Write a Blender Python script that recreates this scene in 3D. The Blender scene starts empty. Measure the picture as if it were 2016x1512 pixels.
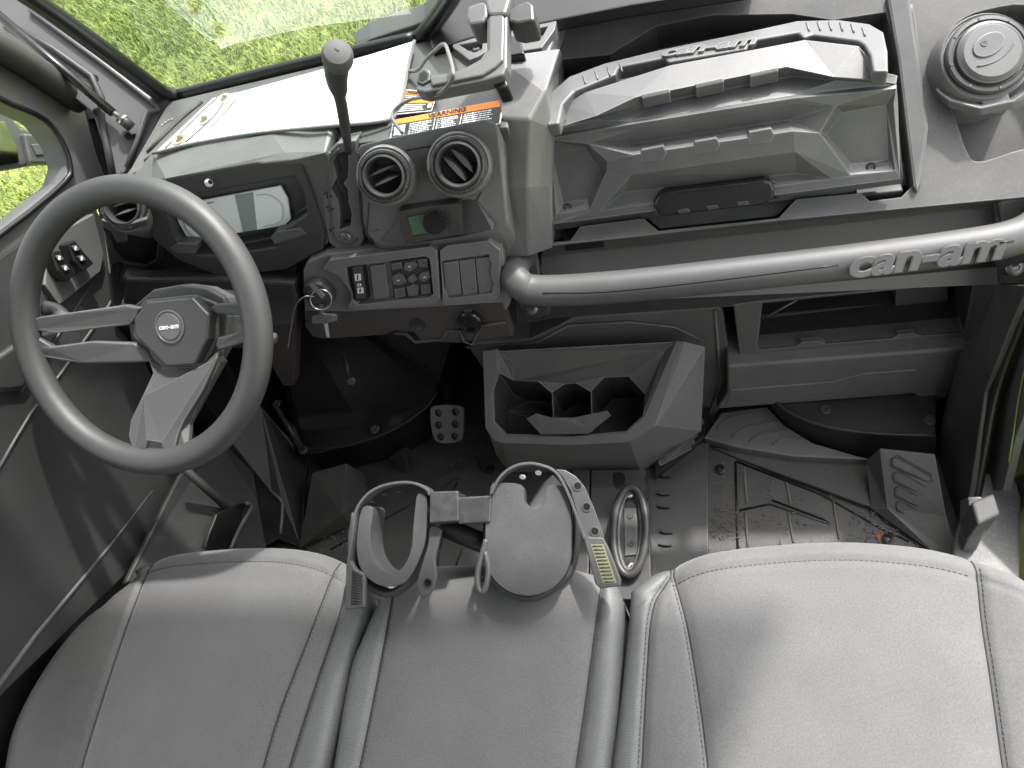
import bpy, bmesh, math, random
from mathutils import Vector, Matrix
random.seed(4)
S = bpy.context.scene
COL = S.collection
R = math.radians

# ------------------------------------------------------------------ camera
FPX = 1500.0
AX = Vector((0.96394429, -0.06437771, -0.25819936))     # world X in camera axes (right, down, forward)
AY = Vector((0.07578682, -0.86369447, 0.49828527))
AZ = Vector((-0.25508383, -0.49988735, -0.82767438))
CAM = Vector((0, 0, 1.0))
cd = bpy.data.cameras.new('camera'); cam = bpy.data.objects.new('camera', cd); COL.objects.link(cam)
cd.sensor_width = 36; cd.lens = FPX/2016*36; cd.clip_start = .01; cd.clip_end = 400
m = Matrix(((AX.x, -AX.y, -AX.z, CAM.x), (AY.x, -AY.y, -AY.z, CAM.y), (AZ.x, -AZ.y, -AZ.z, CAM.z), (0, 0, 0, 1)))
cam.matrix_world = m
S.camera = cam

# ------------------------------------------------------------------ light
SUNDIR = Vector((.48, .60, 1.10)).normalized()
elev = math.asin(SUNDIR.z); azim = math.atan2(SUNDIR.x, SUNDIR.y)
W = bpy.data.worlds.new('World'); S.world = W; W.use_nodes = True
nt = W.node_tree; nt.nodes.clear()
sky = nt.nodes.new('ShaderNodeTexSky'); sky.sky_type = 'NISHITA'; sky.sun_disc = False
sky.sun_elevation = elev; sky.sun_rotation = azim; sky.dust_density = 4; sky.air_density = 1.0; sky.ozone_density = .6
bg = nt.nodes.new('ShaderNodeBackground'); bg.inputs[1].default_value = .15
out = nt.nodes.new('ShaderNodeOutputWorld')
hs = nt.nodes.new('ShaderNodeHueSaturation'); hs.inputs['Saturation'].default_value = .18
nt.links.new(sky.outputs[0], hs.inputs['Color']); nt.links.new(hs.outputs[0], bg.inputs[0]); nt.links.new(bg.outputs[0], out.inputs[0])
sd = bpy.data.lights.new('sun', 'SUN'); sd.energy = 1.75; sd.angle = R(2.0); sd.color = (1, .97, .93)
so = bpy.data.objects.new('sun', sd); COL.objects.link(so)
so.rotation_euler = (-SUNDIR).to_track_quat('-Z', 'Y').to_euler()
S.view_settings.view_transform = 'Standard'; S.view_settings.look = 'None'
S.view_settings.exposure = 1.92; S.view_settings.gamma = 1

# ------------------------------------------------------------------ helpers
def ray(px, py):
    c = Vector((px-1008, py-756, FPX))
    return Vector((AX.dot(c), AY.dot(c), AZ.dot(c)))

def PL(y0, z0, y1, z1):
    """plane that holds the X axis and runs through two points of a side profile"""
    d = Vector((0, y1-y0, z1-z0)).normalized(); n = Vector((0, d.z, -d.y))
    if n.z < 0: n = -n
    return (Vector((0, y0, z0)), n)

def V(px, py, y=None, z=None, x=None, pl=None, h=0.0):
    d = ray(px, py)
    if pl is not None:
        P, n = pl; P = P+n*h
        return CAM+d*((P-CAM).dot(n)/d.dot(n))
    if y is not None: return CAM+d*((y-CAM.y)/d.y)
    if z is not None: return CAM+d*((z-CAM.z)/d.z)
    return CAM+d*((x-CAM.x)/d.x)

def VS(pts, **k): return [V(p[0], p[1], **k) for p in pts]

def tag(o, label=None, cat=None, group=None, kind=None):
    if label: o['label'] = label
    if cat: o['category'] = cat
    if group: o['group'] = group
    if kind: o['kind'] = kind
    return o

def thing(name, label, cat, loc=(0, 0, 0), group=None):
    o = bpy.data.objects.new(name, None); COL.objects.link(o); o.location = loc; o.empty_display_size = .05
    return tag(o, label, cat, group)

def link(name, bm, mt, parent=None, bevel=0, smooth=False, sub=0, seg=2, solid=0, ang=28):
    bmesh.ops.recalc_face_normals(bm, faces=bm.faces)
    me = bpy.data.meshes.new(name); bm.to_mesh(me); bm.free()
    if mt: me.materials.append(mt)
    o = bpy.data.objects.new(name, me); COL.objects.link(o)
    if parent is not None:
        o.parent = parent
        w = Vector((0, 0, 0)); q = parent
        while q is not None: w += Vector(q.location); q = q.parent
        me.transform(Matrix.Translation(-w))
    if smooth:
        for p in me.polygons: p.use_smooth = True
    if solid:
        s = o.modifiers.new('solid', 'SOLIDIFY'); s.thickness = solid; s.offset = -1
    if bevel:
        b = o.modifiers.new('bevel', 'BEVEL'); b.width = bevel*.7; b.segments = seg; b.limit_method = 'ANGLE'; b.angle_limit = R(ang)
    if sub:
        s = o.modifiers.new('sub', 'SUBSURF'); s.levels = sub; s.render_levels = sub
    return o

def sheet(name, outer, holes, dvec, mt, parent=None, bevel=.002, floor=True, hd=None, seg=2, smooth=False, floormat=None):
    """flat plate with holes: walls run back along dvec; holes get a floor"""
    bm = bmesh.new(); dvec = Vector(dvec)
    loops = []; es = []
    for lp in [outer]+list(holes):
        vs = [bm.verts.new(p) for p in lp]
        e = [bm.edges.new((vs[i], vs[(i+1) % len(vs)])) for i in range(len(vs))]
        loops.append(vs); es += e
    if holes: bmesh.ops.triangle_fill(bm, use_beauty=True, use_dissolve=False, edges=es)
    else: bm.faces.new(loops[0])
    for k, vs in enumerate(loops):
        dv = dvec if (k == 0 or hd is None) else Vector(hd[k-1])
        back = [bm.verts.new(v.co+dv) for v in vs]
        n = len(vs)
        for i in range(n):
            bm.faces.new((vs[i], vs[(i+1) % n], back[(i+1) % n], back[i]))
        if (k == 0 and not holes) or (k > 0 and floor): bm.faces.new(back)
    return link(name, bm, mt, parent, bevel, smooth, seg=seg)

def prism(name, pts, dvec, mt, parent=None, bevel=.002, **k):
    return sheet(name, pts, [], dvec, mt, parent, bevel, **k)

def facets(name, verts, faces, mt, parent=None, bevel=.0015, solid=0, **k):
    bm = bmesh.new(); keys = {}
    for kk, p in verts.items(): keys[kk] = bm.verts.new(p)
    for f in faces:
        try: bm.faces.new([keys[q] for q in f])
        except ValueError: pass
    bmesh.ops.delete(bm, geom=[v for v in bm.verts if not v.link_faces], context='VERTS')
    return link(name, bm, mt, parent, bevel, solid=solid, **k)

def smoothline(pts, n=6, closed=False):
    pts = [Vector(p) for p in pts]; L = len(pts); out = []
    rng = L if closed else L-1
    for i in range(rng):
        p0 = pts[(i-1) % L] if (closed or i > 0) else pts[0]*2-pts[1]
        p1 = pts[i]; p2 = pts[(i+1) % L]
        p3 = pts[(i+2) % L] if (closed or i+2 < L) else pts[-1]*2-pts[-2]
        for k in range(n):
            t = k/n
            out.append(.5*((2*p1)+(-p0+p2)*t+(2*p0-5*p1+4*p2-p3)*t*t+(-p0+3*p1-3*p2+p3)*t**3))
    if not closed: out.append(pts[-1])
    return out

def tube_bm(bm, pts, r, closed=False, res=12, flat=1.0, up=None, cap=True):
    n = len(pts); rings = []; prev = None
    for i, p in enumerate(pts):
        if closed: t = (pts[(i+1) % n]-pts[(i-1) % n])
        else: t = pts[min(i+1, n-1)]-pts[max(i-1, 0)]
        t.normalize()
        if up is not None: a = (Vector(up)-t*t.dot(Vector(up))).normalized()
        else:
            if prev is None:
                q = Vector((0, 0, 1)) if abs(t.z) < .9 else Vector((1, 0, 0))
                a = (q-t*t.dot(q)).normalized()
            else: a = (prev-t*t.dot(prev)).normalized()
        prev = a; b = t.cross(a)
        rr = r[i] if isinstance(r, (list, tuple)) else r
        rings.append([bm.verts.new(p+a*(rr*flat*math.sin(2*math.pi*k/res))+b*(rr*math.cos(2*math.pi*k/res))) for k in range(res)])
    m_ = n if closed else n-1
    for i in range(m_):
        A = rings[i]; B = rings[(i+1) % n]
        for k in range(res): bm.faces.new((A[k], A[(k+1) % res], B[(k+1) % res], B[k]))
    if not closed and cap:
        bm.faces.new(rings[0][::-1]); bm.faces.new(rings[-1])

def tube(name, pts, r, mt, parent=None, closed=False, res=12, flat=1.0, up=None, n=6, raw=False):
    bm = bmesh.new()
    tube_bm(bm, [Vector(p) for p in pts] if raw else smoothline(pts, n, closed), r, closed, res, flat, up)
    return link(name, bm, mt, parent, smooth=True)

def basis(n, hint=(1, 0, 0)):
    n = Vector(n).normalized(); a = Vector(hint); a = (a-n*a.dot(n)).normalized(); b = n.cross(a)
    return a, b, n

def lathe_bm(bm, prof, o, n, res=40, hint=(1, 0, 0)):
    a, b, n = basis(n, hint); o = Vector(o); rings = []
    for r, h in prof:
        if r < 1e-6: rings.append([bm.verts.new(o+n*h)])
        else: rings.append([bm.verts.new(o+n*h+(a*math.cos(2*math.pi*k/res)+b*math.sin(2*math.pi*k/res))*r) for k in range(res)])
    for A, B in zip(rings, rings[1:]):
        for k in range(res):
            q = (k+1) % res
            if len(A) == 1: bm.faces.new((A[0], B[q], B[k]))
            elif len(B) == 1: bm.faces.new((A[k], A[q], B[0]))
            else: bm.faces.new((A[k], A[q], B[q], B[k]))

def lathe(name, prof, o, n, mt, parent=None, res=40, bevel=0, hint=(1, 0, 0)):
    bm = bmesh.new(); lathe_bm(bm, prof, o, n, res, hint)
    ob = link(name, bm, mt, parent, smooth=True)
    md = ob.modifiers.new('es', 'EDGE_SPLIT'); md.split_angle = R(35)
    return ob

def box_bm(bm, c, ax, ay, az):
    """box at centre c with half axes"""
    c = Vector(c); v = {}
    for i in (-1, 1):
        for j in (-1, 1):
            for k in (-1, 1): v[i, j, k] = bm.verts.new(c+ax*i+ay*j+az*k)
    for f in (((-1,-1,-1),(-1,1,-1),(1,1,-1),(1,-1,-1)), ((-1,-1,1),(1,-1,1),(1,1,1),(-1,1,1)), ((-1,-1,-1),(1,-1,-1),(1,-1,1),(-1,-1,1)),
              ((-1,1,-1),(-1,1,1),(1,1,1),(1,1,-1)), ((-1,-1,-1),(-1,-1,1),(-1,1,1),(-1,1,-1)), ((1,-1,-1),(1,1,-1),(1,1,1),(1,-1,1))):
        bm.faces.new([v[q] for q in f])

def box(name, c, ax, ay, az, mt, parent=None, bevel=.001, **k):
    bm = bmesh.new(); box_bm(bm, c, Vector(ax), Vector(ay), Vector(az)); return link(name, bm, mt, parent, bevel, **k)

def text(name, s, o, xd, n, size, mt, parent, ext=.0006, shear=0, bold=0, align='CENTER', bev=0, sx=1.0):
    cu = bpy.data.curves.new(name, 'FONT'); cu.body = s; cu.size = size; cu.extrude = ext; cu.shear = shear
    cu.offset = bold; cu.align_x = align; cu.align_y = 'CENTER'; cu.resolution_u = 3; cu.bevel_depth = bev; cu.bevel_resolution = 1
    t = bpy.data.objects.new('tmp', cu); COL.objects.link(t)
    bpy.context.view_layer.update()
    me = bpy.data.meshes.new_from_object(t.evaluated_get(bpy.context.evaluated_depsgraph_get()))
    bpy.data.objects.remove(t); bpy.data.curves.remove(cu)
    n = Vector(n).normalized(); a = Vector(xd); a = (a-n*a.dot(n)).normalized(); b = n.cross(a)
    M_ = Matrix(((a.x*sx, b.x, n.x, o[0]), (a.y*sx, b.y, n.y, o[1]), (a.z*sx, b.z, n.z, o[2]), (0, 0, 0, 1)))
    me.transform(M_)
    w = Vector((0, 0, 0)); q = parent
    while q is not None: w += Vector(q.location); q = q.parent
    me.transform(Matrix.Translation(-w))
    me.name = name; me.materials.clear(); me.materials.append(mt)
    ob = bpy.data.objects.new(name, me); COL.objects.link(ob); ob.parent = parent
    return ob

def screw(o, n, parent, r=.0065, mt=None, name='screw'):
    prof = [(r*1.0, -.002), (r, .0018), (r*.82, .0032), (r*.42, .0034), (r*.36, .001), (0, .001)]
    return lathe(name, prof, o, n, mt or M['screw'], parent, res=20)

# ------------------------------------------------------------------ materials
M = {}
def mat(name, base, rough=.5, dust=0.0, dustcol=(.30, .28, .25), dscale=9, bump=.12, bscale=900, spec=.5, metal=0, scratch=0, edge=0, coat=0, tint=None):
    mt = bpy.data.materials.new(name); mt.use_nodes = True; t = mt.node_tree; N = t.nodes; L = t.links
    p = N['Principled BSDF']; p.inputs['Roughness'].default_value = rough; p.inputs['Metallic'].default_value = metal
    p.inputs['Specular IOR Level'].default_value = spec
    if coat: p.inputs['Coat Weight'].default_value = coat; p.inputs['Coat Roughness'].default_value = .1
    if isinstance(base, (int, float)): base = (base, base, base*1.02)
    tc = N.new('ShaderNodeTexCoord')
    n1 = N.new('ShaderNodeTexNoise'); n1.inputs['Scale'].default_value = dscale; n1.inputs['Detail'].default_value = 6; n1.inputs['Roughness'].default_value = .62
    L.new(tc.outputs['Object'], n1.inputs['Vector'])
    cr = N.new('ShaderNodeValToRGB'); cr.color_ramp.elements[0].position = .42; cr.color_ramp.elements[1].position = .78
    L.new(n1.outputs['Fac'], cr.inputs['Fac'])
    mx = N.new('ShaderNodeMix'); mx.data_type = 'RGBA'
    mx.inputs['A'].default_value = (*base, 1); mx.inputs['B'].default_value = (*dustcol, 1)
    mul = N.new('ShaderNodeMath'); mul.operation = 'MULTIPLY'; mul.inputs[1].default_value = dust
    L.new(cr.outputs['Color'], mul.inputs[0])
    # fine speckle
    n2 = N.new('ShaderNodeTexNoise'); n2.inputs['Scale'].default_value = 260; n2.inputs['Detail'].default_value = 3
    L.new(tc.outputs['Object'], n2.inputs['Vector'])
    c2 = N.new('ShaderNodeValToRGB'); c2.color_ramp.elements[0].position = .55; c2.color_ramp.elements[1].position = .72
    L.new(n2.outputs['Fac'], c2.inputs['Fac'])
    m2 = N.new('ShaderNodeMath'); m2.operation = 'MULTIPLY_ADD'; m2.inputs[1].default_value = dust*.35
    L.new(c2.outputs['Color'], m2.inputs[0]); L.new(mul.outputs[0], m2.inputs[2])
    fac = m2
    if scratch:
        mp = N.new('ShaderNodeMapping'); mp.inputs['Scale'].default_value = (14, 60, 20); mp.inputs['Rotation'].default_value = (.3, .2, .8)
        L.new(tc.outputs['Object'], mp.inputs['Vector'])
        n3 = N.new('ShaderNodeTexNoise'); n3.inputs['Scale'].default_value = 1.6; n3.inputs['Detail'].default_value = 9; n3.inputs['Roughness'].default_value = .75; n3.inputs['Distortion'].default_value = 1.2
        L.new(mp.outputs[0], n3.inputs['Vector'])
        c3 = N.new('ShaderNodeValToRGB'); c3.color_ramp.elements[0].position = .57; c3.color_ramp.elements[1].position = .74
        L.new(n3.outputs['Fac'], c3.inputs['Fac'])
        m3 = N.new('ShaderNodeMath'); m3.operation = 'MULTIPLY_ADD'; m3.inputs[1].default_value = scratch; m3.use_clamp = True
        L.new(c3.outputs['Color'], m3.inputs[0]); L.new(m2.outputs[0], m3.inputs[2]); fac = m3
    L.new(fac.outputs[0], mx.inputs['Factor']); L.new(mx.outputs['Result'], p.inputs['Base Color'])
    if edge:  # edges painted lighter, imitating bright edge highlights as well as wear
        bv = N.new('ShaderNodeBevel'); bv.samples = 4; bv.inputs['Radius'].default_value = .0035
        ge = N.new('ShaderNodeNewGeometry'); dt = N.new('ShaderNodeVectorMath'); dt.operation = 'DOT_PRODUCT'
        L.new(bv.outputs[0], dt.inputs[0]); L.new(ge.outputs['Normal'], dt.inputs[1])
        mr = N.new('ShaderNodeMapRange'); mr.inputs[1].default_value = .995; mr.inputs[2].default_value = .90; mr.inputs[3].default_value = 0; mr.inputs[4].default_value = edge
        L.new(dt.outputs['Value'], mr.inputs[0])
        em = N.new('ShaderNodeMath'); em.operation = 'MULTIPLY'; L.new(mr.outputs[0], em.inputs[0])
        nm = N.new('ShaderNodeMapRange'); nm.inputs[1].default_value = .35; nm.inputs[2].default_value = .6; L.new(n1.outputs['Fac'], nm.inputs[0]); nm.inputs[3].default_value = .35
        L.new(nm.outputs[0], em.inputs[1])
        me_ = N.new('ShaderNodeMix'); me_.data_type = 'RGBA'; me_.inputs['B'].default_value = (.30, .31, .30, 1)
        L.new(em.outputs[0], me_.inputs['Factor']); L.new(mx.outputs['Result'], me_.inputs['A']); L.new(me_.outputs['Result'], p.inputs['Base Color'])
    rm = N.new('ShaderNodeMath'); rm.operation = 'MULTIPLY_ADD'; rm.inputs[1].default_value = .22; rm.inputs[2].default_value = rough-.08; rm.use_clamp = True
    L.new(n1.outputs['Fac'], rm.inputs[0]); L.new(rm.outputs[0], p.inputs['Roughness'])
    nb = N.new('ShaderNodeTexNoise'); nb.inputs['Scale'].default_value = bscale; nb.inputs['Detail'].default_value = 2
    L.new(tc.outputs['Object'], nb.inputs['Vector'])
    b = N.new('ShaderNodeBump'); b.inputs['Strength'].default_value = bump; b.inputs['Distance'].default_value = .0008
    L.new(nb.outputs['Fac'], b.inputs['Height']); L.new(b.outputs[0], p.inputs['Normal'])
    M[name] = mt; return mt

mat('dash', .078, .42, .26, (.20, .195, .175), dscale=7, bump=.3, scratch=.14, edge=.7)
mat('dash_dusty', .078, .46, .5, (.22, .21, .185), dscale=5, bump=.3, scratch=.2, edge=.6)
mat('stack', .125, .45, .32, (.27, .26, .235), dscale=6, bump=.3, scratch=.2, edge=.75)  # lighter copy of the dash plastic, brightening parts the sun leaves dim
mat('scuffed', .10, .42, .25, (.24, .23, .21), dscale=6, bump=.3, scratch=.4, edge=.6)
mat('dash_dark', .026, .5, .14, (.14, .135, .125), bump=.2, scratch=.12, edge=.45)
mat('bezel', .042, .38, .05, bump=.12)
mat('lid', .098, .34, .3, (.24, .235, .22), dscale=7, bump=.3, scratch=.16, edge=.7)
mat('black', .006, .35, .02, bump=.05)
mat('gloss_black', .012, .16, .01, bump=.02)
mat('rubber', .045, .6, .12, (.16, .15, .15), bump=.3, bscale=500)
mat('wheel', .052, .46, .10, (.11, .11, .11), bump=.25, bscale=1200)
mat('spoke', .070, .45, .14, (.17, .17, .155), bump=.2, edge=.5)
mat('grip', .072, .46, .2, (.17, .17, .165), bump=.3, scratch=.08)
mat('floor', .040, .45, .45, (.13, .12, .105), dscale=7, bump=.4, bscale=300, scratch=.5)
mat('floor_shiny', .042, .32, .3, (.15, .145, .13), dscale=5, bump=.2, scratch=.6)
mat('mat_edge', (.16, .15, .13), .8, .5, (.12, .1, .08), bump=.4)
mat('well', .016, .42, .15, (.10, .095, .09), bump=.2)
mat('foam', .052, .75, .35, (.12, .115, .12), dscale=22, bump=.5, bscale=350)
mat('strap', .062, .4, .08, bump=.1)
mat('metalpost', .05, .3, .3, (.15, .155, .17), dscale=60, bump=.05, metal=.2)
mat('steel', (.5, .5, .5), .3, .1, bump=.05, metal=1)
mat('screw', (.22, .22, .22), .35, .1, bump=.05, metal=.8)
mat('pillar', .10, .45, .12, (.2, .2, .2), bump=.15)
mat('door', .032, .45, .35, (.085, .085, .08), dscale=5, bump=.3, scratch=.3)
mat('doorline', .075, .55, .1, bump=.05)
mat('seal', .006, .35, .0, bump=.05)
mat('white', .80, .6, .05, (.6, .65, .66), dscale=4, bump=.2, bscale=200)
mat('whitevinyl', (.62, .68, .68), .45, .3, (.42, .47, .48), dscale=6, bump=.2, bscale=200)
mat('edging', .16, .8, .3, bump=.5)
mat('brass', (.75, .62, .42), .3, .1, bump=.05, metal=.7)
mat('label_white', .75, .5, .03, bump=.02)
mat('label_black', .02, .45, .03, bump=.02)
mat('rust', (.30, .10, .03), .7, .4, (.15, .10, .06), bump=.3)
mat('knob', .085, .7, .1, bump=.3)  # paler than the lever, to suggest sky light on top
mat('orange', (.85, .22, .02), .5, .03, (.7, .35, .1), bump=.02)
mat('emboss', .10, .35, .1, bump=.1)
mat('green_body', (.07, .10, .035), .3, .05, bump=.02)
mat('lime', (.20, .27, .04), .4, .02, bump=.02)
mat('sill', .12, .55, .5, (.45, .43, .39), dscale=8, bump=.2, scratch=.4)
mat('lcd', (.9, .94, .94), .12, .04, (.5, .56, .55), dscale=20, bump=.0)  # near-white base stands in for sky reflected on the display
mat('lcd_dark', (.30, .36, .35), .18, .04, bump=.0)
mat('green_lcd', (.07, .14, .09), .3, .3, (.10, .19, .12), dscale=40, bump=.0)
mat('icon', .7, .5, .0, bump=.0)
mat('brown', (.040, .030, .030), .55, .15, (.09, .07, .07), bump=.2)
mat('cable', .14, .5, .05, bump=.05)
mat('yellow_label', (.20, .20, .10), .5, .4, (.12, .12, .10), dscale=60, bump=.05)
mat('stitch', .055, .7, .0, bump=.3)
mat('seamdark', .03, .8, .0, bump=.3)
mat('looking_glass', (.6, .62, .6), .04, 0, bump=0, metal=1)
mat('mirror_body', .10, .4, .1, bump=.1)

def fabric(name, base, scale, bump, rough, carbon=False, sheen=.3):
    mt = bpy.data.materials.new(name); mt.use_nodes = True; t = mt.node_tree; N = t.nodes; L = t.links
    p = N['Principled BSDF']; p.inputs['Roughness'].default_value = rough
    p.inputs['Sheen Weight'].default_value = sheen; p.inputs['Sheen Roughness'].default_value = .5
    tc = N.new('ShaderNodeTexCoord')
    w1 = N.new('ShaderNodeTexWave'); w1.bands_direction = 'X'; w1.inputs['Scale'].default_value = scale
    w2 = N.new('ShaderNodeTexWave'); w2.bands_direction = 'Y'; w2.inputs['Scale'].default_value = scale
    if carbon:
        w1.bands_direction = 'DIAGONAL'; w1.inputs['Distortion'].default_value = 0
    for w in (w1, w2):
        L.new(tc.outputs['Object'], w.inputs['Vector'])
        if not carbon: w.inputs['Distortion'].default_value = .6; w.inputs['Detail'].default_value = 2
    mx = N.new('ShaderNodeMath'); mx.operation = 'MULTIPLY'; L.new(w1.outputs['Fac'], mx.inputs[0]); L.new(w2.outputs['Fac'], mx.inputs[1])
    n1 = N.new('ShaderNodeTexNoise'); n1.inputs['Scale'].default_value = 7; n1.inputs['Detail'].default_value = 8; n1.inputs['Roughness'].default_value = .7
    L.new(tc.outputs['Object'], n1.inputs['Vector'])
    n2 = N.new('ShaderNodeTexNoise'); n2.inputs['Scale'].default_value = 420; n2.inputs['Detail'].default_value = 2
    L.new(tc.outputs['Object'], n2.inputs['Vector'])
    cr = N.new('ShaderNodeMapRange'); cr.inputs[1].default_value = .3; cr.inputs[2].default_value = .7; cr.inputs[3].default_value = .86; cr.inputs[4].default_value = 1.12
    L.new(n1.outputs['Fac'], cr.inputs[0])
    c2 = N.new('ShaderNodeMapRange'); c2.inputs[1].default_value = .3; c2.inputs[2].default_value = .7; c2.inputs[3].default_value = .86; c2.inputs[4].default_value = 1.14
    L.new(n2.outputs['Fac'], c2.inputs[0])
    m1 = N.new('ShaderNodeMath'); m1.operation = 'MULTIPLY'; L.new(cr.outputs[0], m1.inputs[0]); L.new(c2.outputs[0], m1.inputs[1])
    mw = N.new('ShaderNodeMath'); mw.operation = 'MULTIPLY_ADD'; mw.inputs[1].default_value = .25; mw.inputs[2].default_value = .88
    L.new(mx.outputs[0], mw.inputs[0])
    m2 = N.new('ShaderNodeMath'); m2.operation = 'MULTIPLY'; L.new(m1.outputs[0], m2.inputs[0]); L.new(mw.outputs[0], m2.inputs[1])
    vm = N.new('ShaderNodeVectorMath'); vm.operation = 'SCALE'; vm.inputs[0].default_value = base
    L.new(m2.outputs[0], vm.inputs['Scale']); L.new(vm.outputs[0], p.inputs['Base Color'])
    b = N.new('ShaderNodeBump'); b.inputs['Strength'].default_value = bump; b.inputs['Distance'].default_value = .0008
    L.new(mx.outputs[0], b.inputs['Height']); L.new(b.outputs[0], p.inputs['Normal'])
    M[name] = mt
fabric('fabric', (.110, .109, .109), 260, .22, .75)
fabric('vinyl', (.115, .118, .118), 190, .35, .48, carbon=True, sheen=0)
fabric('vinyl_smooth', (.088, .087, .086), 300, .2, .5, sheen=0)

def glassmat(name, tint, refl=1.45):
    mt = bpy.data.materials.new(name); mt.use_nodes = True; t = mt.node_tree; N = t.nodes; L = t.links; N.clear()
    o = N.new('ShaderNodeOutputMaterial'); mx = N.new('ShaderNodeMixShader'); lw = N.new('ShaderNodeLayerWeight'); lw.inputs[0].default_value = .5
    pw = N.new('ShaderNodeMath'); pw.operation = 'POWER'; pw.inputs[1].default_value = 4; L.new(lw.outputs['Facing'], pw.inputs[0])
    fr = N.new('ShaderNodeMath'); fr.operation = 'MULTIPLY_ADD'; fr.inputs[1].default_value = .8; fr.inputs[2].default_value = refl; L.new(pw.outputs[0], fr.inputs[0])
    tr = N.new('ShaderNodeBsdfTransparent'); tr.inputs[0].default_value = (*tint, 1); gl = N.new('ShaderNodeBsdfGlossy'); gl.inputs['Roughness'].default_value = .01
    L.new(fr.outputs[0], mx.inputs[0]); L.new(tr.outputs[0], mx.inputs[1]); L.new(gl.outputs[0], mx.inputs[2]); L.new(mx.outputs[0], o.inputs[0])
    M[name] = mt
glassmat('windshield_glass', (.90, .97, .92), .14)
glassmat('clear', (.92, .95, .93), .04)

def grassmat():
    mt = bpy.data.materials.new('grass'); mt.use_nodes = True; t = mt.node_tree; N = t.nodes; L = t.links; p = N['Principled BSDF']
    p.inputs['Roughness'].default_value = .6
    tc = N.new('ShaderNodeTexCoord'); n1 = N.new('ShaderNodeTexNoise'); n1.inputs['Scale'].default_value = 1.1; n1.inputs['Detail'].default_value = 8; n1.inputs['Roughness'].default_value = .7
    n2 = N.new('ShaderNodeTexNoise'); n2.inputs['Scale'].default_value = 45; n2.inputs['Detail'].default_value = 5
    L.new(tc.outputs['Object'], n1.inputs['Vector']); L.new(tc.outputs['Object'], n2.inputs['Vector'])
    r1 = N.new('ShaderNodeValToRGB'); e = r1.color_ramp.elements
    e[0].position = .38; e[0].color = (.150, .195, .040, 1); e[1].position = .76; e[1].color = (.40, .34, .18, 1)
    q = r1.color_ramp.elements.new(.58); q.color = (.26, .31, .075, 1)
    L.new(n1.outputs['Fac'], r1.inputs[0])
    r2 = N.new('ShaderNodeValToRGB'); r2.color_ramp.elements[0].position = .3; r2.color_ramp.elements[0].color = (.68, .68, .68, 1); r2.color_ramp.elements[1].position = .68; r2.color_ramp.elements[1].color = (1.25, 1.25, 1.2, 1)
    L.new(n2.outputs['Fac'], r2.inputs[0])
    mm = N.new('ShaderNodeMix'); mm.data_type = 'RGBA'; mm.blend_type = 'MULTIPLY'; mm.inputs['Factor'].default_value = 1
    L.new(r1.outputs[0], mm.inputs['A']); L.new(r2.outputs[0], mm.inputs['B']); L.new(mm.outputs['Result'], p.inputs['Base Color'])
    M['grass'] = mt
grassmat()
# ------------------------------------------------------------------ profile planes (side section, metres)
TOPZ = .33
TOP = PL(.9, .33, 1.1, .33)
CLUP = PL(.80, .335, .76, .19)
STK = PL(.80, .355, .745, .21)
SWP = PL(.75, .20, .71, .085)
SLOPE = PL(1.05, .30, .80, .14)
UP = Vector((0, 0, 1))

# ================================================================== THE SETTING
bm = bmesh.new()
# lawn: one sheet to the horizon with a gently uneven near part
nx = 60
def lin(i, n, a): 
    s = (i/n)*2-1; return math.copysign(abs(s)**3.2, s)*a
gv = [[bm.verts.new((lin(i, nx, 150), lin(j, nx, 150)+1.5, -.80+.015*math.sin(i*1.7)*math.cos(j*1.3))) for i in range(nx+1)] for j in range(nx+1)]
for j in range(nx):
    for i in range(nx): bm.faces.new((gv[j][i], gv[j][i+1], gv[j+1][i+1], gv[j+1][i]))
tag(link('ground', bm, M['grass'], smooth=True), kind='structure')

def blades(n, seed, regions):
    rnd = random.Random(seed); vs = []; fs = []
    for (x0, x1, y0, y1, share) in regions:
        for k in range(int(n*share)):
            x = rnd.uniform(x0, x1); y = rnd.uniform(y0, y1)
            h = rnd.uniform(.025, .06); a = rnd.uniform(0, 6.283); w = rnd.uniform(.0018, .0035); l = rnd.uniform(.2, 1.1)*h*1.3
            dx, dy = math.cos(a), math.sin(a); px_, py_ = -dy*w, dx*w
            b = len(vs); z = -.80
            vs += [(x-px_, y-py_, z), (x+px_, y+py_, z), (x+px_*.7+dx*l*.4, y+py_*.7+dy*l*.4, z+h*.7), (x-px_*.7+dx*l*.4, y-py_*.7+dy*l*.4, z+h*.7), (x+dx*l, y+dy*l, z+h)]
            fs += [(b, b+1, b+2, b+3), (b+3, b+2, b+4)]
    me = bpy.data.meshes.new('grass_blades'); me.from_pydata(vs, [], fs); me.materials.append(M['grass'])
    o = bpy.data.objects.new('grass_blades', me); COL.objects.link(o); return o
tag(blades(215000, 3, [(-5.2, .4, 1.9, 5.4, .50), (-4.0, -1.2, .6, 2.0, .17), (.48, 2.6, -.8, 3.2, .33)]), 'bright green mown lawn seen through the windscreen and windows', 'grass', kind='stuff')

# cab floor
floor = thing('floor', None, None, (0, .6, -.40)); tag(floor, kind='structure')
bm = bmesh.new(); box_bm(bm, (-.32, .45, -.425), Vector((.76, 0, 0)), Vector((0, .95, 0)), Vector((0, 0, .02))); link('floor_pan', bm, M['floor'], floor)
bm = bmesh.new(); box_bm(bm, (-.32, 1.22, -.18), Vector((.76, 0, 0)), Vector((0, .012, 0)), Vector((0, 0, .24))); link('firewall', bm, M['black'], floor)

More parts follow.
